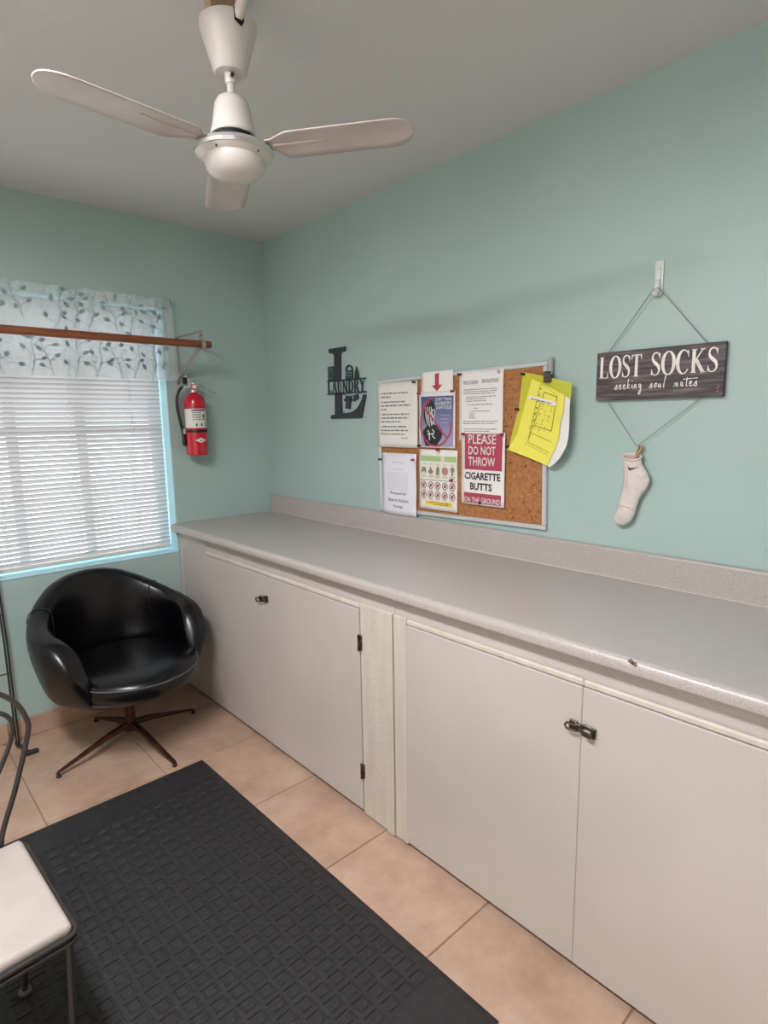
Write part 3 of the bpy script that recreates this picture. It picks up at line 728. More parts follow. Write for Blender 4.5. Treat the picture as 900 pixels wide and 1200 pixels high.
# 1 typed notice in a plastic sleeve
t, w, h, fn = sheet('sleeved_notice', 'typed notice in a shiny plastic sleeve at the board\'s upper left', 'notice', .968, 1.322, 1.232, 1.614, M_sleeve, bulge=.008, seed=1)
b = MB(); zz = h/2-.052
rows = [(.86, 1), (.34, 1), (0, 0), (.78, 1), (.92, 1), (.18, 1), (0, 0), (.9, 1), (.86, 1), (.62, 1), (0, 0), (.8, 1), (.88, 1), (.78, 1)]
for k, (f, on) in enumerate(rows):
    if on: words(b, -w/2+.030, -w/2+.030+(w-.055)*f, zz, .0066, Y1, 0, r5)
    zz -= .0165 if on else .006
words(b, .035, .075, zz, .005, Y1, 0, r5)
pdone(b, 'print', M_ink2, t, fn)
# 2 vinyl pouch of request forms
t, w, h, fn = sheet('form_pouch', 'clear vinyl pouch of request forms at the board\'s lower left', 'pouch', 1.002, 1.013, 1.226, 1.296, M_pouch, depth=.0175, bulge=.010, seed=2)
b = MB()
put_text(b, 'Request for', -.052, -.052, .056, -.034, Y2, 0, .012); put_text(b, 'Board Action', -.064, -.082, .066, -.065, Y2, 0, .012); put_text(b, 'Forms', -.028, -.110, .030, -.095, Y2, 0, .012)
pdone(b, 'lettering', M_ink2, t, fn)
b = MB(); words(b, -.04, .04, .098, .005, Y1, 0, r5); words(b, -.03, .035, .066, .004, Y1, 0, r5)
for k in range(14): b.rect(-.078, .052-k*.0062, .062, .0532-k*.0062, Y1, 0)
pdone(b, 'form_print', mat('faint_ink', '#b9b6c2', .4), t, fn)
b = MB(); b.ribbon([(-.075, .12), (-.045, .04), (-.035, -.035)], [.002, .006, .002], Y3); b.ribbon([(-.02, .075), (.03, .05), (.05, -.01)], [.002, .005, .002], Y3); b.ribbon([(-.09, .128), (-.055, .10), (-.045, .055)], [.002, .005, .002], Y3)
# 3 red arrow card
t, w, h, fn = sheet('arrow_card', 'white card with a big red down arrow above the light bulb poster', 'card', 1.256, 1.545, 1.435, 1.645, M_paper, bulge=.002, seed=3)
b = MB(); b.flat([(-.011, .040), (.013, .041), (.012, -.008), (.031, -.006), (.002, -.033), (-.027, -.008), (-.010, -.008)], Y1, 1); b.flat([(-.006, .035), (.009, .036), (.008, -.012), (.020, -.011), (.002, -.028), (-.016, -.012), (-.005, -.012)], Y2, 0)
pdone(b, 'red_arrow', [M_arrow, M_crim], t, fn)
# 4 poster about fluorescent bulbs
t, w, h, fn = sheet('bulb_poster', 'blue poster about fluorescent bulbs with a red prohibition ring', 'poster', 1.244, 1.326, 1.448, 1.562, M_paper, depth=.0155, bulge=.003, seed=4)
b = MB(); b.rect(-.090, -.112, .093, .098, Y1, 0); pdone(b, 'blue_panel', M_blue, t, fn)
b = MB()
b.flat([(-.075, .02), (-.068, .06), (-.045, .085), (-.018, .078), (-.010, .055), (-.018, .015), (-.03, -.02), (-.062, -.02)], Y2, 0)
b.flat([(-.078, -.045), (-.050, -.02), (.012, -.022), (.036, -.05), (.030, -.075), (.002, -.11), (-.062, -.111), (-.076, -.08)], Y2, 0)
pdone(b, 'dark_shape', M_ink, t, fn)
b = MB()
for (x, l) in ((-.064, .075), (-.052, .085), (-.040, .08), (-.030, .065)): b.ribbon([(x, .055), (x+.006, .055-l*.5), (x+.014, .055-l)], [.004, .006, .004], Y3)
ringp = [(-.022+.011*math.cos(a), -.002+.014*math.sin(a)) for a in [2*PI*k/12 for k in range(13)]]; b.ribbon(ringp, .004, Y3); b.ribbon([(p[0]+.004, p[1]+.03) for p in ringp], .004, Y3)
b.ribbon([(-.050, -.045), (-.040, -.055), (-.038, -.085)], .007, Y3); b.ribbon([(-.022, -.040), (-.012, -.05), (-.020, -.07), (-.006, -.078)], .005, Y3); b.ribbon([(-.05, -.062), (-.02, -.058)], .005, Y3)
b.ribbon([(.02, .02), (.075, .016)], .0012, Y2); b.ribbon([(.022, .004), (.07, .002)], .0012, Y2); b.ribbon([(.028, -.012), (.066, -.013)], .0012, Y2)
pdone(b, 'white_shapes', M_label, t, fn)
b = MB(); put_text(b, "DON'T TRASH", -.006, .078, .084, .092, Y2, 0, .02); put_text(b, 'FLUORESCENT', -.006, .061, .084, .075, Y2, 0, .02); put_text(b, 'LIGHT BULBS', .000, .044, .084, .058, Y2, 0, .02); pdone(b, 'lettering', M_label, t, fn)
b = MB(); el = smooth([(-.084, .045, 0), (-.060, .082, 0), (-.018, .092, 0), (.02, .06, 0)], 5)
loop = [(-.004+.088*math.cos(a), -.012+.098*math.sin(a)) for a in [PI*.62+PI*1.38*k/30 for k in range(31)]]
b.ribbon(loop, .0075, -.0023); b.ribbon([(-.074, .052), (-.02, .005), (.03, -.05), (.066, -.076)], .0075, -.0023); b.ribbon([(-.078, .06), (-.045, .085), (-.01, .093)], .006, -.0023)
pdone(b, 'prohibition_ring', M_crim, t, fn)
# 5 recycling guide
t, w, h, fn = sheet('recycling_guide', 'recycling guide with rows of round icons under the blue poster', 'poster', 1.242, 1.058, 1.460, 1.318, M_paper, bulge=.002, seed=5)
b = MB(); b.rect(-.103, .080, .104, .103, Y1, 0); pdone(b, 'green_band', M_green, t, fn)
b = MB(); b.rect(-.103, .000, .104, .078, Y1, 0); pdone(b, 'cream_panel', M_cream, t, fn)
b = MB(); b.rect(-.075, -.111, .082, -.092, Y1, 0); pdone(b, 'yellow_bar', M_yelprint, t, fn)
def disc(b, x, z, r, y, mi=0, ry=None):
    b.flat([(x+r*math.cos(2*PI*k/14), z+(ry or r)*math.sin(2*PI*k/14)) for k in range(14)], y, mi)
b = MB(); disc(b, .028, .0915, .012, Y2); pdone(b, 'badge', M_label, t, fn)
b = MB()
for k in range(5):
    x = -.082+k*.041
    if k == 0: b.flat([(x-.014, .045), (x-.01, .055), (x+.012, .052), (x+.014, .030), (x+.008, .026), (x+.004, .034), (x-.004, .034), (x-.008, .026), (x-.014, .030)], Y2)
    elif k == 1: b.flat([(x-.016, .034), (x-.004, .050), (x, .060), (x+.004, .048), (x+.016, .036), (x+.006, .024), (x-.008, .025)], Y2)
    elif k == 2: b.flat([(x-.010, .022), (x-.010, .048), (x-.004, .056), (x-.003, .062), (x+.003, .062), (x+.004, .056), (x+.010, .048), (x+.010, .022)], Y2)
    elif k == 3: disc(b, x, .040, .018, Y2, 1)
    else: disc(b, x, .048, .012, Y2, 0); b.rect(x-.005, .022, x+.005, .038, Y3, 0)
    words(b, x-.014, x+.014, .016, .0028, Y2, 0, r5); words(b, x-.012, x+.012, .011, .0028, Y2, 0, r5); words(b, x-.010, x+.010, .066, .0025, Y2, 0, r5)
pdone(b, 'item_icons', [mat('khaki_print', '#8c8474', .6), mat('salmon_print', '#bb8279', .6)], t, fn)
b = MB(); b.rect(-.103, -.003, .104, .000, Y1, 0)
for row, z in ((0, -.024), (1, -.065)):
    for k in range(5):
        x = -.082+k*.041
        ringp = [(x+.0145*math.cos(2*PI*q/16), z+.0145*math.sin(2*PI*q/16)) for q in range(17)]
        disc(b, x, z, .014, Y1, 2); b.ribbon(ringp, .0036, Y2, 1); b.ribbon([(x-.010, z-.010), (x+.010, z+.010)], .003, Y3, 1)
        b.rect(x-.006, z-.007, x+.005, z+.006, Y2, 3); words(b, x-.012, x+.012, z-.0215, .0026, Y2, 3, r5)
words(b, -.05, .07, -.100, .004, Y2, 3, r5); words(b, -.02, .065, -.107, .003, Y2, 3, r5)
pdone(b, 'forbidden_icons', [mat('teal_rule', '#7f97a0', .6), mat('maroon_print', '#973a47', .6), M_cream, mat('slate_print', '#5c4f58', .6)], t, fn)
# 6 typed recycling notice
t, w, h, fn = sheet('typed_notice', 'white typed notice page with heading, above the crimson poster', 'notice', 1.468, 1.36, 1.684, 1.634, M_paper, bulge=.003, seed=6)
b = MB(); put_text(b, 'RECYCLING', -.085, .088, -.012, .099, Y1, 0, .02); put_text(b, 'REGULATIONS', .006, .090, .086, .101, Y1, 0, .02); b.rect(-.085, .085, -.012, .0865, Y1); b.rect(.006, .087, .086, .0885, Y1)
pdone(b, 'heading', M_ink2, t, fn)
b = MB(); zz = .062
for (ind, f, g) in [(0, .98, 0), (0, .96, 0), (0, .9, .004), (.012, .92, 0), (.012, .66, 0), (.012, .66, .006), (.025, .85, .006), (.055, .42, .003), (.03, .78, .001), (.03, .36, 0), (.03, .34, 0), (.03, .36, .006), (0, .98, 0), (0, .92, .014), (0, .96, 0), (.004, .78, 0)]:
    words(b, -.085+ind, -.085+.172*f, zz, .0034, Y1, 0, r5); zz -= .0082+g
pdone(b, 'print', M_ink2, t, fn)
# 7 cigarette poster
t, w, h, fn = sheet('cigarette_poster', 'crimson and white poster asking people not to throw cigarette butts', 'poster', 1.486, 1.103, 1.700, 1.392, M_paper, depth=.0185, bulge=.003, seed=7)
b = MB(); b.rect(-.090, -.003, .095, .140, Y1); pdone(b, 'crimson_panel', M_crim, t, fn)
b = MB(); b.rect(-.092, -.138, .093, -.097, Y1); pdone(b, 'crimson_panel', M_crim, t, fn)
b = MB(); put_text(b, 'PLEASE', -.072, .100, .066, .137, Y2, 0, .012); put_text(b, 'DO NOT', -.070, .057, .064, .091, Y2, 0, .012); put_text(b, 'THROW', -.069, .013, .062, .048, Y2, 0, .012); pdone(b, 'white_lettering', M_label, t, fn)
b = MB(); put_text(b, 'ON THE GROUND', -.090, -.135, .090, -.114, Y2, 0, .012); pdone(b, 'white_lettering', M_label, t, fn)
b = MB(); put_text(b, 'CIGARETTE', -.090, -.043, .088, -.013, Y1, 0, .035); put_text(b, 'BUTTS', -.061, -.085, .050, -.055, Y1, 0, .035); pdone(b, 'black_lettering', M_ink, t, fn)
b = MB(); b.rect(-.088, -.026, -.070, -.021, Y2); pdone(b, 'cigarette_mark', M_label, t, fn)
# push pins
def pin(u, z, m, label, depth=.02):
    t = thing('push_pin', label, 'pin', onwall(u, z, depth), rz=RW, group='push pins on the cork board')
    R = Matrix.Rotation(PI/2, 4, 'X')
    MB().lathe([(0, .0), (.0052, 0), (.0052, .002), (.003, .004), (.0028, .010), (.0055, .012), (.0055, .0145), (0, .0150)], 12, M=R).build('head', m, t)
    MB().tube([(0, .0005, 0), (0, .010, 0)], .0006, 5).build('needle', M_chrome, t)
for u_, z_, m_, l_, d_ in (
    (1.223, 1.606, M_pinblk, 'dark push pin at the top right corner of the sleeved notice', .0235),
    (1.251, 1.556, M_pinred, 'dark red push pin between the red arrow card and sleeved notice', .0215),
    (1.440, 1.558, M_pinred, 'dark red push pin at the top right of the blue poster', .0215),
    (1.250, 1.333, M_pinblk, 'black push pin at the bottom left of the blue poster', .0215),
    (1.360, 1.319, M_pinred, 'dark red push pin at the bottom middle of the blue poster', .0225),
    (1.434, 1.194, M_pinred, 'dark red push pin on the recycling guide below its light bulb icon', .0195),
    (1.000, 1.264, M_pinblk, 'black push pin at the left edge of the form pouch', .0265),
    (1.215, 1.270, M_pinred, 'red push pin at the right edge of the form pouch', .0265),
    (1.476, 1.622, M_pinblk, 'black push pin at the top left corner of the typed notice', .0195),
    (1.666, 1.622, M_pinwht, 'pale push pin at the top right corner of the typed notice', .0195),
    (1.500, 1.386, M_pinred, 'dark red push pin at the top left of the crimson poster', .0235),
    (1.690, 1.386, M_pinred, 'dark red push pin at the top right of the crimson poster', .0235),
    (1.590, 1.114, M_pinblk, 'black push pin at the bottom middle of the crimson poster', .0235)):
    pin(u_, z_, m_, l_, d_)
# yellow envelope
ev = thing('yellow_envelope', 'clear yellow plastic envelope of forms clipped over the board\'s right edge', 'envelope', onwall(1.83, 1.44, .022), rz=RW)
def lump(p):
    x, y, z = p; k = max(0, (x+.02)/.17); d = .004+.020*k*k*(1.0-.5*(z/.17))+.004*math.sin(z*30)*k
    return (x, y-d, z)
def polysheet(b, poly, y, mi=0, n=9):
    """densely cut polygon so that it can be bent"""
    bm = bmesh.new(); vs = [bm.verts.new((x, 0, z)) for x, z in poly]; bm.faces.new(vs)
    for ax in (0, 2):
        lo = min(p[0 if ax == 0 else 1] for p in poly); hi = max(p[0 if ax == 0 else 1] for p in poly)
        for k in range(1, n):
            co = [0, 0, 0]; no = [0, 0, 0]; co[ax] = lo+(hi-lo)*k/n; no[ax] = 1
            bmesh.ops.bisect_plane(bm, geom=bm.verts[:]+bm.edges[:]+bm.faces[:], plane_co=co, plane_no=no)
    bm.verts.index_update(); b.add([(v.co.x, y, v.co.z) for v in bm.verts], [[v.index for v in f.verts] for f in bm.faces], mi, True); bm.free()
def rounded(poly, k=4): return [(p.x, p.z) for p in smooth([(a, 0, c) for a, c in poly], k, True)]
b = MB(); polysheet(b, [(-.054, .173), (.151, .123), (.153, .062), (.140, .02), (.10, -.10), (.076, -.160), (-.113, -.110), (-.068, .05)], 0); b.deform(lump); o = b.build('back_cover', M_yel, ev, sharp=0)
b = MB(); polysheet(b, [(.132, .080), (.153, .066), (.153, 0), (.151, -.063), (.146, -.09), (.137, -.108), (.122, -.132), (.100, -.152), (.076, -.167), (.060, -.160), (.07, -.10), (.09, -.02), (.11, .05)], -.003); b.deform(lump); b.build('white_sheet', M_paper, ev, sharp=0)
b = MB(); polysheet(b, [(-.011, .145), (.130, .082), (.131, .045), (.127, .018), (.117, -.006), (.113, -.03), (.114, -.05), (.108, -.075), (.098, -.099), (.068, -.162), (-.111, -.110), (-.07, -.052)], -.007); b.deform(lump); b.build('form_sheet', M_yelpaper, ev, sharp=0)
b = MB()
def seg(p, q, w=.0018, mi=0):
    n = 8; b.ribbon([(p[0]+(q[0]-p[0])*i/n, p[1]+(q[1]-p[1])*i/n) for i in range(n+1)], w, -.0082, mi)
bxp = [(.044, .096), (.100, .077), (.078, -.040), (.002, -.019)]
for i in range(4): seg(bxp[i], bxp[(i+1) % 4], .0028)
seg((.027, .124), (-.022, -.080)); seg((-.022, -.080), (.075, -.117)); seg((.027, .124), (.103, .083), .0012); seg((-.012, -.045), (.078, -.078)); seg((.0, -.02), (-.022, -.08)); seg((-.035, -.085), (.07, -.125), .0012)
for r_ in range(6):
    for c_ in range(4):
        x = .018+c_*.020-r_*.007; z = .062-r_*.017-c_*.005
        if (r_+c_*2) % 5 != 0: seg((x, z), (x+.010, z-.003), .0016)
        if (r_+c_) % 2: seg((x+.002, z), (x, z-.012), .0014)
for r_ in range(7): seg((.024-r_*.005, .11-r_*.022), (.031-r_*.005, .107-r_*.022), .005)
b.deform(lump); b.build('form_print', M_formline, ev)
b = MB(); polysheet(b, [(-.018, .087), (.100, .060), (.097, .047), (-.022, .076)], -.0095); b.deform(lump); b.build('title_strip', M_paper, ev)
b = MB(); words(b, -.01, .08, .070, .004, -.0105, 0, r5); b.deform(lambda p: lump((p[0], p[1], p[2]-.23*(p[0]+.02)+.006))); b.build('strip_print', M_ink2, ev)
for u_, z_, l_ in ((-.048, .164, 'black push pin at the top left corner of the yellow envelope'), (-.070, .039, 'black push pin halfway down the yellow envelope left edge'), (-.108, -.099, 'black push pin at the bottom left corner of the yellow envelope')):
    pin(1.83+u_, 1.44+z_, M_pinblk, l_, .0285)
cl = thing('spring_clip', 'steel spring clip on the board frame above the yellow envelope', 'clip', onwall(1.884, 1.605, .018), rz=RW)
MB().box((-.009, -.006, -.005), (.009, .004, .052), 0, .003).build('lever', M_chrome, cl)
MB().box((-.013, -.026, -.036), (.013, -.001, .002), 0, .003).build('jaw', M_hasp, cl)
MB().tube([(-.014, -.012, -.004), (.014, -.012, -.004)], .005, 10).build('spring', M_chrome, cl)

# ================================================================== lettering strokes (serif capitals)
def serif(ch):
    """returns (list of (points, widths), advance) on a unit-high body"""
    S = []; t_, n_ = .15, .055
    def st(p, w): S.append((p, w))
    if ch == 'L': st([(.13, .0), (.13, 1)], t_); st([(.0, .98), (.27, .98)], .04); st([(0, .02), (.5, .02)], .045); st([(.5, .0), (.53, .26)], [.07, .03]); return S, .60
    if ch == 'T': st([(.29, 0), (.29, 1)], t_); st([(0, .97), (.58, .97)], .05); st([(.03, .99), (.0, .76)], [.07, .025]); st([(.55, .99), (.58, .76)], [.07, .025]); st([(.15, .02), (.43, .02)], .04); return S, .64
    if ch == 'A': st([(.08, 0), (.32, 1)], n_); st([(.30, 1), (.58, 0)], t_); st([(.16, .34), (.48, .34)], n_); st([(0, .02), (.2, .02)], .04); st([(.45, .02), (.70, .02)], .04); return S, .70
    if ch == 'U': st([(.12, 1), (.12, .3), (.16, .1), (.3, .01), (.45, .06), (.53, .25), (.53, 1)], [t_, t_, .12, .08, .06, n_, n_]); st([(0, .98), (.25, .98)], .04); st([(.43, .98), (.63, .98)], .04); return S, .68
    if ch == 'N': st([(.1, 0), (.1, 1)], n_); st([(.08, 1), (.56, 0)], t_); st([(.58, 0), (.58, 1)], n_); st([(0, .02), (.2, .02)], .04); st([(0, .98), (.14, .98)], .04); st([(.48, .98), (.68, .98)], .04); return S, .72
    if ch == 'D': st([(.13, 0), (.13, 1)], t_); st([(0, .98), (.3, .97), (.52, .82), (.6, .5), (.52, .18), (.3, .03), (0, .02)], [.04, .06, .12, .16, .12, .06, .04]); return S, .72
    if ch == 'R': st([(.13, 0), (.13, 1)], t_); st([(0, .98), (.32, .97), (.5, .85), (.51, .66), (.36, .53), (.13, .52)], [.04, .06, .13, .13, .06, .04]); st([(.3, .52), (.58, .0)], t_); st([(0, .02), (.27, .02)], .04); st([(.5, .02), (.68, .02)], .04); return S, .70
    if ch == 'Y': st([(.06, 1), (.33, .45)], t_); st([(.58, 1), (.34, .45)], n_); st([(.33, 0), (.33, .47)], t_); st([(-.02, .98), (.2, .98)], .04); st([(.46, .98), (.68, .98)], .04); st([(.2, .02), (.47, .02)], .04); return S, .70
    if ch == 'K': st([(.13, 0), (.13, 1)], t_); st([(.55, .98), (.16, .46)], n_); st([(.24, .55), (.60, .0)], t_); st([(0, .98), (.27, .98)], .04); st([(0, .02), (.27, .02)], .04); st([(.42, .98), (.66, .98)], .04); st([(.48, .02), (.72, .02)], .04); return S, .74
    if ch == 'O':
        P = [(.33+.29*math.cos(a), .5+.5*math.sin(a)) for a in [2*PI*k/28 for k in range(29)]]; Wd = [.05+.11*abs(math.cos(2*PI*k/28))**1.2 for k in range(29)]; S.append((P, Wd)); return S, .70
    if ch == 'C':
        A = [math.radians(38)+math.radians(284)*k/24 for k in range(25)]; P = [(.33+.29*math.cos(a), .5+.5*math.sin(a)) for a in A]; Wd = [.05+.11*max(0, -math.cos(a))**1.0 for a in A]
        S.append((P, Wd)); st([(.55, .98), (.57, .70)], [.05, .03]); return S, .64
    if ch == 'S':
        P = [(p.x, p.z) for p in smooth([(.42, 0, .80), (.36, 0, .94), (.23, 0, .99), (.10, 0, .93), (.055, 0, .78), (.11, 0, .63), (.24, 0, .52), (.38, 0, .38), (.42, 0, .22), (.36, 0, .07), (.22, 0, .01), (.10, 0, .05), (.04, 0, .2)], 4)]
        n = len(P); Wd = [.045+.11*math.exp(-((k/n-.5)/.17)**2)+.02*math.exp(-((k/n-.2)/.1)**2) for k in range(n)]
        S.append((P, Wd)); st([(.42, .98), (.44, .72)], [.05, .025]); st([(.03, .02), (.02, .28)], [.05, .025]); return S, .50
    return S, .35
def serif_text(b, s, x0, z0, x1, h, y, mi=0, gap=.06, weight=1.0):
    total = sum(serif(c)[1]+gap for c in s)-gap; k = (x1-x0)/total; x = x0
    for c in s:
        S, adv = serif(c)
        for P, Wd in S:
            Wl = Wd if isinstance(Wd, list) else [Wd]*len(P)
            b.ribbon([(x+p[0]*k, z0+p[1]*h) for p in P], [q*(k+h)/2*weight for q in Wl], y, mi)
        x += (adv+gap)*k
# ================================================================== LOST SOCKS sign
sg = thing('plank_sign', 'charcoal weathered wooden plank sign reading LOST SOCKS hung by cord', 'sign', onwall(2.2515, 1.577, .012), rz=RW)
SW, SH = .193, .0765
MB().box((-SW, -.007, -SH), (SW, .007, SH), 0, .0012).build('board', M_signwood, sg)
b = MB()
serif_text(b, 'LOST', -.182, -.006, -.042, .068, -.0076); serif_text(b, 'SOCKS', -.014, -.006, .176, .068, -.0076)
b.build('lettering', M_lettercream, sg)
b = MB()
def script(pts, w=.0026):
    P = smooth([(x, 0, z) for x, z in pts], 5); n = len(P); b.ribbon([(p.x, p.z) for p in P], [w*(.7+.5*math.sin(3*k/n*PI)**2) for k in range(n)], -.0077)
def sc(x0, k, pts): script([(x0+p*k, -.043+q*k) for p, q in pts])
g = .0165
gl = {'s': ([(-.1, 0), (.25, .55), (.42, .9), (.4, .5), (.52, .15), (.3, .0), (.1, .1)], .62), 'e': ([(.0, .35), (.35, .5), (.4, .85), (.15, .8), (.05, .3), (.25, .02), (.6, .2)], .62),
      'k': ([(.26, 1.9), (.14, .9), (.06, 0)], .66), 'i': ([(.0, .2), (.15, .8), (.12, .2), (.3, .05)], .36),
      'n': ([(0, 0), (.08, .8), (.08, .1), (.3, .75), (.42, .7), (.42, .1), (.6, .1)], .66), 'g': ([(.45, .75), (.2, .8), (.05, .4), (.25, .1), (.45, .7), (.45, -.5), (.25, -1.1), (.1, -.8), (.5, .0)], .68),
      'o': ([(.3, .8), (.05, .5), (.2, .05), (.45, .4), (.3, .8), (.6, .7)], .6), 'u': ([(0, .7), (.05, .15), (.25, .1), (.4, .7), (.4, .15), (.6, .1)], .64), 'l': ([(.50, 2.4), (.28, 1.2), (.12, .12), (.28, .02)], .55),
      'm': ([(0, 0), (.1, .75), (.1, .1), (.3, .7), (.34, .1), (.52, .72), (.62, .55), (.62, .1), (.8, .1)], .86), 'a': ([(.42, .7), (.15, .75), (.05, .25), (.25, .08), (.42, .65), (.42, .1), (.6, .1)], .62),
      't': ([(.34, 1.6), (.24, .7), (.22, .12), (.45, .1)], .52)}
x = -.128
for ch in 'seeking soul mates':
    if ch == ' ': x += .020; b.build('script_word', M_lettercream, sg); b = MB(); continue
    P, adv = gl[ch]; sc(x, g, P); x += adv*g*1.32
    if ch == 'k': sc(x-adv*g*1.32, g, [(.50, .85), (.16, .45), (.34, .28), (.60, .02)])
    if ch == 'i': b.ribbon([(x-.007, -.0195), (x-.005, -.017)], .002, -.0077)
    if ch == 't': script([(x-.018, -.0225), (x-.002, -.0215), (x+.024, -.0205)], .002)
b.build('script_word', M_lettercream, sg)
b = MB(); b.ribbon([(.176, -.055), (.183, -.045)], .004, -.0076); b.ribbon([(.174, -.063), (.182, -.060)], .004, -.0076); b.build('corner_mark', mat('dull_rose_print', '#8d5f66', .6), sg)
hk = (2.240-2.2515, 1.812-1.577)
b = MB(); b.tube([(-.160, .002, SH-.002), (hk[0]-.010, -.008, hk[1]+.012), (hk[0]+.001, -.010, hk[1]+.017), (hk[0]+.011, -.008, hk[1]+.012), (.141, .002, SH-.002)], .0013, 6); b.build('hanging_cord', M_cord, sg)
pgl = (2.206-2.2515, 1.352-1.577)
b = MB(); b.tube([(-.160, .002, -SH+.002), (pgl[0]-.002, -.006, pgl[1]+.001), (.137, .002, -SH+.002)], .0012, 6); b.build('lower_cord', M_cord, sg)
# adhesive hook
ah = thing('adhesive_hook', 'clear white adhesive wall hook holding the plank sign cord', 'hook', onwall(2.239, 1.858), rz=RW)
b = MB(); b.box((-.0135, -.0045, -.045), (.0135, -.0005, .052), 0, .004, seg=2); b.build('back_plate', M_hook, ah)
b = MB(); P = smooth([(0, -.004, -.005), (0, -.010, -.018), (0, -.014, -.036), (0, -.019, -.044), (0, -.024, -.038)], 5); b.tube(P, [.008+.003*k/len(P) for k in range(len(P))], 12); b.box((-.013, -.010, -.052), (.013, -.004, -.034), 0, .005, seg=2); b.build('hook_tongue', M_hook, ah)
b = MB(); b.box((-.008, -.0095, -.012), (.008, -.0045, .030), 0, .003); b.build('hook_stem', M_hook, ah)
# clothespin
cp = thing('clothespin', 'small tan wooden clothespin gripping the white sock', 'clothespin', onwall(2.205, 1.340, .018), rz=RW)
for sx_, rot in ((-1, .22), (1, .42)):
    M_ = Matrix.Translation((.002+.002*sx_, -.003*sx_*0, -.018)) @ Matrix.Rotation(rot, 4, 'Y')
    MB().box((-.0030, -.005, -.006), (.0030, .005, .036), 0, .001, M=M_).build('prong', M_peg, cp)
MB().tube([(.004, -.0045, .001), (.004, .0045, .001)], .003, 8).build('spring', M_hasp, cp)
# sock
so_ = thing('sock', 'white ankle sock hanging from a clothespin below the plank sign', 'sock', onwall(2.2, 1.34, .020), rz=RW)
outline = [(-.0385, -.020), (-.039, -.028), (-.037, -.046), (-.031, -.078), (-.034, -.118), (-.039, -.158), (-.047, -.191), (-.058, -.214), (-.061, -.224), (-.055, -.244), (-.042, -.2485), (-.028, -.249), (-.003, -.236), (.009, -.212), (.017, -.178), (.025, -.145), (.046, -.121), (.055, -.095), (.051, -.077), (.039, -.059), (.026, -.043), (.023, -.030), (.022, -.022)]
sections = [((-.0385, -.0195), (.0215, -.0215), .5), ((-.0395, -.027), (.023, -.030), .8), ((-.037, -.044), (.0255, -.043), .8), ((-.033, -.066), (.040, -.060), .85), ((-.031, -.085), (.0525, -.080), 1), ((-.0325, -.105), (.055, -.097), 1.05), ((-.034, -.122), (.047, -.120), 1.0), ((-.037, -.145), (.027, -.144), .95), ((-.039, -.158), (.020, -.166), .95), ((-.043, -.178), (.0165, -.183), .9), ((-.048, -.194), (.013, -.200), .95), ((-.056, -.211), (.0085, -.214), 1.0), ((-.061, -.225), (.002, -.228), .95), ((-.057, -.240), (-.006, -.238), .8), ((-.047, -.2475), (-.022, -.247), .45)]
b = MB(); vs = []; n = 20; D = .017
for si, (l, r_, dk) in enumerate(sections):
    for k in range(n):
        a = 2*PI*k/n; f = (1-math.cos(a))/2
        x = l[0]+(r_[0]-l[0])*f; z = l[1]+(r_[1]-l[1])*f; y = -math.sin(a)*D*dk
        vs.append((x, max(y, -.03) if y < 0 else y*.7, z-(.010, .007, .003)[si]*math.sin(a) if si < 3 else z))
fs = [[i*n+k, i*n+(k+1) % n, (i+1)*n+(k+1) % n, (i+1)*n+k] for i in range(len(sections)-1) for k in range(n)]
fs.append([(len(sections)-1)*n+k for k in range(n)])
b.add(vs, fs, 0, True); b.build('knit_body', M_sock, so_, subsurf=1, sharp=0)
b = MB(); rim = []
for k in range(n):
    a = 2*PI*k/n; f = (1-math.cos(a))/2; rim.append((-.0385+.060*f, -math.sin(a)*.0115, -.0195-.002*f-.010*math.sin(a)))
b.tube(rim, .0042, 8, closed=True); b.build('cuff_rim', M_sock, so_)
b = MB(); b.add([(p[0], p[1], p[2]-.004) for p in rim], [list(range(n))]); b.build('cuff_inside', M_sockin, so_)
b = MB(); sw_ = [(.020, -.0515), (.008, -.0555), (-.002, -.0595), (-.0062, -.0605), (-.0092, -.0585), (-.0100, -.0545), (-.0085, -.0505), (-.0078, -.0530), (-.0062, -.0553), (-.002, -.0553), (.007, -.0538)]
b.flat([(x*1.25+.001, -.055+(z+.055)*1.3) for x, z in sw_], -.0160); b.build('swoosh', M_ink, so_)
b = MB()
for P in ([(-.012, -.10), (.01, -.075), (.03, -.082), (.045, -.072)], [(-.042, -.196), (-.028, -.178), (.0, -.183), (.012, -.192)], [(-.018, -.06), (-.016, -.10), (-.02, -.14)]):
    Q = smooth([(x, -.0145 if i not in (0, len(P)-1) else -.0095, z) for i, (x, z) in enumerate(P)], 5); b.tube(Q, [.0012+.002*math.sin(PI*k/(len(Q)-1)) for k in range(len(Q))], 8)
b.build('fold_ridge', M_sock, so_)

# ================================================================== black L laundry sign
ls = thing('laundry_sign', 'black cut metal letter L sign with the word LAUNDRY across', 'sign', onwall(.727, 1.63, .004), rz=RW)
T0, T1 = -.005, .0
b = MB(); b.prism([(-.131, .174), (.004, .174), (.004, .153), (-.021, .151), (-.035, .145), (-.039, .010), (-.091, .010), (-.087, .137), (-.095, .148), (-.131, .155)], T0, T1)
b.prism([(-.089, -.046), (-.037, -.046), (-.036, -.146), (.006, -.147), (.038, -.144), (.059, -.137), (.082, -.126), (.101, -.109), (.118, -.087), (.131, -.061), (.153, -.063), (.116, -.174), (-.129, -.175), (-.128, -.158), (-.093, -.153)], T0, T1); b.build('letter_l', M_lsign, ls)
b = MB(); b.prism([(-.152, .017), (.150, .017), (.150, .011), (-.152, .011)], T0, T1); b.prism([(-.152, -.047), (.153, -.047), (.153, -.053), (-.152, -.053)], T0, T1); b.build('bar', M_lsign, ls)
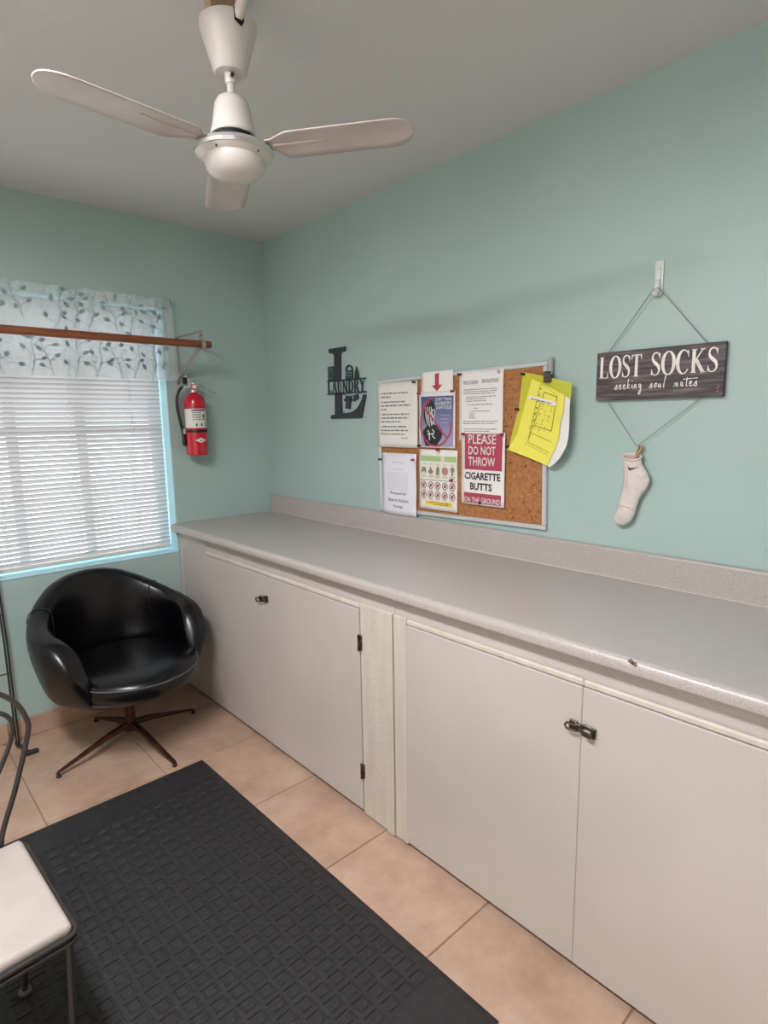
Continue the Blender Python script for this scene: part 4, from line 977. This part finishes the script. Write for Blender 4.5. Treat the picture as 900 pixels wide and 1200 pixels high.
b = MB(); serif_text(b, 'LAUNDRY', -.146, -.047, .148, .060, T0, weight=.85); o = b.build('lettering', M_lsign, ls); q = o.modifiers.new('thickness', 'SOLIDIFY'); q.thickness = .004; q.offset = 0
b = MB(); b.prism([(-.142, .087), (-.088, .087), (-.090, .014), (-.142, .015)], T0, T1); b.build('washer_icon', M_lsign, ls)
b = MB()
for x in (-.128, -.112): b.lathe([(0, 0), (.003, 0), (.003, .001), (0, .001)], 8, M=Matrix.Translation((x, T0-.0001, .079)) @ Matrix.Rotation(PI/2, 4, 'X'))
ringp = [(-.118+.017*math.cos(2*PI*k/18), .045+.019*math.sin(2*PI*k/18)) for k in range(19)]; b.ribbon(ringp, .0025, T0-.0004); b.ribbon([(-.138, .071), (-.096, .071)], .0022, T0-.0004)
b.build('washer_detail', mat('teal_grey_cutout', '#7c9a95', .6), ls)
b = MB(); b.prism([(.000, .015), (.001, .060), (.055, .058), (.056, .015)], T0, T1)
b.tube([(.004, -.0025, .058), (.008, -.0025, .074), (.027, -.0025, .083), (.047, -.0025, .074), (.053, -.0025, .057)], .0045, 8); b.build('jug_icon', M_lsign, ls)
b = MB(); b.ribbon([(.003, .048), (.053, .046)], .003, T0-.0004); b.ribbon([(.003, .034), (.054, .034)], .0025, T0-.0004); b.build('jug_detail', bpy.data.materials['teal_grey_cutout'], ls)
b = MB(); b.prism([(.068, .015), (.072, .048), (.080, .060), (.084, .073), (.089, .060), (.097, .046), (.100, .015)], T0, T1); b.build('bottle_icon', M_lsign, ls)
b = MB(); b.prism([(.003, -.063), (.015, -.068), (.021, -.071), (.028, -.069), (.037, -.066), (.049, -.087), (.037, -.097), (.034, -.098), (.030, -.129), (-.008, -.125), (-.002, -.092), (-.005, -.094), (-.019, -.083)], T0, T1); b.build('shirt_icon', M_lsign, ls)
b = MB(); b.prism([(.062, -.062), (.088, -.058), (.099, -.078), (.084, -.088), (.076, -.078), (.073, -.082), (.067, -.094), (.056, -.087)], T0, T1); b.build('shorts_icon', M_lsign, ls)
b = MB(); b.tube(smooth([(-.037, -.0025, -.052), (.0, -.0025, -.063), (.04, -.0025, -.066), (.09, -.0025, -.060), (.125, -.0025, -.052)], 4), .0013, 6); b.build('clothesline', M_lsign, ls)

# ================================================================== black tub chair
ca = math.radians(11.5)
ch = thing('tub_chair', 'black vinyl swivel tub chair on four bronze legs below the window', 'chair', (-1.058, -.405, 0), rz=ca)
hk_ = [(0, .775), (15, .770), (30, .752), (45, .715), (60, .672), (75, .635), (90, .612), (100, .598), (108, .575), (115, .535), (121, .475), (126, .430)]
def hprof(d):
    d = abs(d)
    for (a, ha), (c_, hc) in zip(hk_, hk_[1:]):
        if a <= d <= c_:
            f = (d-a)/(c_-a); return ha+(hc-ha)*f
    return hk_[-1][1]
b = MB(); cols = 49; amax = 126; vs = []; npf = 14
for i in range(cols):
    d = -amax+2*amax*i/(cols-1); a = math.radians(d); hgt = hprof(d)
    flare = 1+.062*math.exp(-((abs(d)-88)/38)**2)
    Rb = .338*flare*(1-.05*math.cos(a)*0)
    ysc = .98
    th_ = .070+.016*math.exp(-((abs(d)-105)/25)**2)   # thickness of the padded wall
    zb = .325; hh = max(hgt, zb+.09)
    zq = lambda f: zb+(hh-zb)*f
    prof = [(.82, zb-.025), (.90, zb+.005), (.965, zq(.28)), (1.025, zq(.58)), (1.045, zq(.84)), (1.01, hh-.016)]
    P = [(Rb*q, z) for q, z in prof]
    ro = Rb*.985
    P += [(ro-.012, hh-.003), (ro-th_*.5, hh+.002), (ro-th_*.85, hh-.006), (ro-th_*1.05, hh-.030), (ro-th_*1.10, zq(.60)), (ro-th_*1.10, zq(.35)), (ro-th_*1.10, zb+.02), (ro-th_*1.10, zb-.02)]
    # close the arm fronts softly
    e = (amax-abs(d))/9.0
    k = 1 if e >= 1 else math.sqrt(max(.02, 1-(1-e)**2))
    mr_ = ro-th_*.55
    for r_, z in P:
        rr_ = mr_+(r_-mr_)*k; zz = zb+(z-zb)*(.88+.12*k)
        vs.append((rr_*math.sin(a), rr_*math.cos(a)*ysc, zz))
fs = [[i*npf+q, (i+1)*npf+q, (i+1)*npf+(q+1) % npf, i*npf+(q+1) % npf] for i in range(cols-1) for q in range(npf)]
fs.append([q for q in range(npf)]); fs.append([(cols-1)*npf+q for q in range(npf)][::-1])
b.add(vs, fs, 0, True); b.build('shell', M_black, ch, subsurf=1, sharp=0)
for d in (-57, 57):     # welt seams between back and arms
    i = round((d+amax)/(2*amax)*(cols-1)); pts = [vs[i*npf+q] for q in (4, 5, 6, 7, 8, 9, 10)]
    cxy = Vector((0, 0, 0)); P = [Vector(p) for p in pts]; c0 = sum(P, Vector())/len(P); P = [p+(p-c0).normalized()*.0005 for p in P]
    MB().tube(smooth(P, 4), .0022, 6).build('seam', M_pipe if False else M_glide, ch)
MB().lathe([(0, .270), (.12, .272), (.22, .285), (.285, .305), (.305, .325), (.29, .345), (0, .345)], 40, sx=.99, sy=.98).build('seat_pan', M_black, ch)
cush = MB(); cush.lathe([(0, .322), (.20, .320), (.270, .322), (.292, .336), (.299, .362), (.299, .388), (.293, .402), (.275, .414), (.235, .424), (.17, .4305), (.09, .4335), (.03, .4345), (0, .4345)], 48, M=Matrix.Translation((0, -.045, 0)), sx=.925, sy=1.0)
cush.build('seat_cushion', M_black, ch, sharp=0)
pp = [(.925*.299*math.cos(a), -.045+.299*math.sin(a), .394) for a in [PI+PI*k/40 for k in range(-4, 45)]]
MB().tube(pp, .0028, 8).build('piping', M_pipe, ch)
MB().lathe([(0, .20), (.022, .20), (.022, .10), (.030, .098), (.032, .07), (.020, .060), (0, .060)], 20).build('swivel_post', M_bronze, ch)
MB().lathe([(0, .272), (.055, .272), (.05, .258), (.022, .25), (.022, .19), (0, .19)], 20).build('swivel_plate', M_bronze, ch)
for k in range(4):
    a = math.radians((10.8-11.5)+90*k); c_, s_ = math.cos(a), math.sin(a); L_ = .336
    secs = [(.018, .094, .034, .017), (.10, .082, .028, .0155), (.22, .050, .019, .012), (L_-.012, .022, .011, .009), (L_, .017, .008, .006)]
    b = MB(); vv = []
    for (r_, z, hh, wd) in secs:
        for q in range(8):
            g_ = 2*PI*q/8; vv.append((r_*c_-wd*math.cos(g_)*s_, r_*s_+wd*math.cos(g_)*c_, z+hh*.5*math.sin(g_)))
    n = len(secs); b.add(vv, [[i*8+q, i*8+(q+1) % 8, (i+1)*8+(q+1) % 8, (i+1)*8+q] for i in range(n-1) for q in range(8)]+[list(range(8))[::-1], [(n-1)*8+q for q in range(8)]], 0, True)
    lg = b.build('leg', M_bronze, ch)
    MB().lathe([(0, 0), (.010, 0), (.010, .006), (.006, .010), (.005, .018), (0, .018)], 12, M=Matrix.Translation(((L_-.008)*c_, (L_-.008)*s_, .0005))).build('glide', M_glide, lg)

# ================================================================== metal chair, left foreground
mc = thing('metal_chair', 'black wrought iron chair with cream vinyl seat at the left edge', 'chair', (-1.842, -1.648, .0), rz=math.radians(3.2))
s2 = .188
b = MB(); b.box((-s2+.004, -s2+.004, .405), (s2-.004, s2-.004, .436), 0, .012, seg=3); b.build('seat', M_vinylseat, mc)
MB().lathe([(0, 0), (.0025, 0), (.002, .0012), (0, .0015)], 8, M=Matrix.Translation((.10, .03, .4362))).build('seat_speck', M_ink, mc)
for z, r_ in ((.414, .0055), (.398, .005)):
    q = s2+.002; cr = .018
    P = []
    for (cx_, cy_, a0) in ((q-cr, q-cr, 0), (-q+cr, q-cr, 90), (-q+cr, -q+cr, 180), (q-cr, -q+cr, 270)):
        for k in range(5): a = math.radians(a0+90*k/4); P.append((cx_+cr*math.cos(a), cy_+cr*math.sin(a), z))
    MB().tube(P, r_, 8, closed=True).build('seat_rim', M_iron, mc)
MZ = .0185
for sx_, sy_ in ((1, 1), (1, -1), (-1, 1), (-1, -1)):
    top = (sx_*.176, sy_*.178, .398); bot = (sx_*.150, sy_*.176, MZ+.006)
    lg = MB().tube([top, ((top[0]+bot[0])/2+.003*sx_, (top[1]+bot[1])/2, .2), bot], .0075, 10).build('leg', M_iron, mc)
    MB().lathe([(0, -.006), (.014, -.006), (.0155, -.002), (.0145, .002), (.008, .005), (0, .006)], 16, M=Matrix.Translation(bot)).build('glide', mat('grey_glide', '#5c5c60', .4) if 'grey_glide' not in bpy.data.materials else bpy.data.materials['grey_glide'], lg)
def arc(pts, r_, name='back_bow'): MB().tube(smooth(pts, 8), r_, 10).build(name, M_iron, mc)
yb = .196
arc([(.140, yb, .40), (.150, yb+.002, .46), (.188, yb+.004, .56), (.226, yb+.006, .68), (.230, yb+.007, .725), (.208, yb+.008, .78), (.165, yb+.008, .82), (.09, yb+.008, .85), (0, yb+.008, .857), (-.09, yb+.008, .85), (-.165, yb+.008, .82), (-.208, yb+.008, .78), (-.226, yb+.007, .725), (-.222, yb+.006, .68), (-.188, yb+.004, .56), (-.150, yb+.002, .46), (-.140, yb, .40)], .0064)
for s_ in (1, -1):
    arc([(s_*.02, yb, .42), (s_*.10, yb+.003, .52), (s_*.175, yb+.005, .65), (s_*.198, yb+.006, .72), (s_*.180, yb+.006, .76), (s_*.13, yb+.006, .775), (s_*.08, yb+.006, .74), (s_*.09, yb+.006, .69)], .0055, 'back_scroll')
arc([(-.14, yb, .402), (0, yb, .405), (.14, yb, .402)], .006, 'back_rail')

# ================================================================== wire rack at the far left
wr = thing('wire_rack', 'thin dark wire rack standing on the tiles against the back wall', 'rack', (-1.645, -.13, 0))
for (x, y) in ((.200, .060), (.186, .035), (-.20, .060), (-.186, .035)):
    MB().tube([(x, y, .012), (x, y+.006, .5), (x-.012 if x > 0 else x+.012, y+.012, 1.0)], .0042, 8).build('upright', M_iron, wr)
for sx_ in (1, -1):
    b = MB(); b.tube([(sx_*.19, .07, .012), (sx_*.20, .02, .012), (sx_*.215, -.05, .010)], .0085, 10); b.build('foot_bar', M_iron, wr)
    b = MB(); b.box((sx_*.222-.03, -.070, .0), (sx_*.222+.03, -.048, .018), 0, .005); b.build('rubber_foot', M_glide, wr)
for z in (.35, .62, .98): MB().tube([(-.197, .064, z), (.197, .064, z)], .003, 6).build('crossbar', M_iron, wr)

# ================================================================== black rubber mat
mw, mh = .90, 1.56
mt = thing('rubber_mat', 'black rubber anti-fatigue mat with raised squares on the tiled floor', 'mat', (-1.331, -1.553, 0), rz=math.radians(.75))
b = MB(); x0, x1, y0, y1 = -mw/2, mw/2, -mh/2, mh/2; e = .022
b.add([(x0, y0, 0), (x1, y0, 0), (x1, y1, 0), (x0, y1, 0), (x0, y0, .003), (x1, y0, .003), (x1, y1, .003), (x0, y1, .003), (x0+e, y0+e, .0125), (x1-e, y0+e, .0125), (x1-e, y1-e, .0125), (x0+e, y1-e, .0125)],
      [(3, 2, 1, 0), (0, 1, 5, 4), (1, 2, 6, 5), (2, 3, 7, 6), (3, 0, 4, 7), (4, 5, 9, 8), (5, 6, 10, 9), (6, 7, 11, 10), (7, 4, 8, 11), (8, 9, 10, 11)])
b.build('base', M_rubber, mt)
px, py = .0515, .0490; gx0 = x0+.038; gy1 = y1-.155
cells = []
nxc = 16; nyc = int((mh-.30)/py)
def pad_geo(b, M=None):
    b.add([(-.016, -.014, 0), (.016, -.014, 0), (.016, .014, 0), (-.016, .014, 0), (-.0125, -.0105, .0042), (.0125, -.0105, .0042), (.0125, .0105, .0042), (-.0125, .0105, .0042)],
          [(0, 1, 5, 4), (1, 2, 6, 5), (2, 3, 7, 6), (3, 0, 4, 7), (4, 5, 6, 7)], 0, False, M)
    b.add([(-.020, .0185, 0), (.020, .0185, 0), (.020, .0225, 0), (-.020, .0225, 0), (-.0185, .0195, .0032), (.0185, .0195, .0032), (.0185, .0215, .0032), (-.0185, .0215, .0032)],
          [(0, 1, 5, 4), (1, 2, 6, 5), (2, 3, 7, 6), (3, 0, 4, 7), (4, 5, 6, 7)], 0, False, M)
    b.add([(.0205, -.016, 0), (.0240, -.016, 0), (.0240, .014, 0), (.0205, .014, 0), (.0213, -.015, .0028), (.0232, -.015, .0028), (.0232, .013, .0028), (.0213, .013, .0028)],
          [(0, 1, 5, 4), (1, 2, 6, 5), (2, 3, 7, 6), (3, 0, 4, 7), (4, 5, 6, 7)], 0, False, M)
for j in range(nyc):
    for i in range(nxc):
        cells.append((gx0+px*(i+.5), gy1-py*(j+.5)))
# nearest to the viewer's line of sight first: the 300 that show largest are parts
cells.sort(key=lambda c: -c[0]*.55+abs(c[1]+.02)*1.0)
first = None; rest = MB()
for k, (x, y) in enumerate(cells):
    if k < 296:
        if first is None: bb_ = MB(); pad_geo(bb_); first = bb_.build('raised_square', M_rubber, mt, loc=(x, y, .0122))
        else: o = first.copy(); COL.objects.link(o); o.parent = mt; o.location = (x, y, .0122)
    else: pad_geo(rest, Matrix.Translation((x, y, .0122)))
tag(rest.build('raised_squares', M_rubber, mt), kind='stuff')
b = MB(); r6 = random.Random(9)
for k in range(70):
    x, y = r6.uniform(x0+.05, x1-.05), r6.uniform(-.6, y1-.12); a = r6.uniform(0, PI); l = r6.uniform(.001, .0035)
    b.tube([(x, y, .0168), (x+l*math.cos(a), y+l*math.sin(a), .0172)], .0006, 4)
tag(b.build('lint', M_dust, mt), kind='stuff')
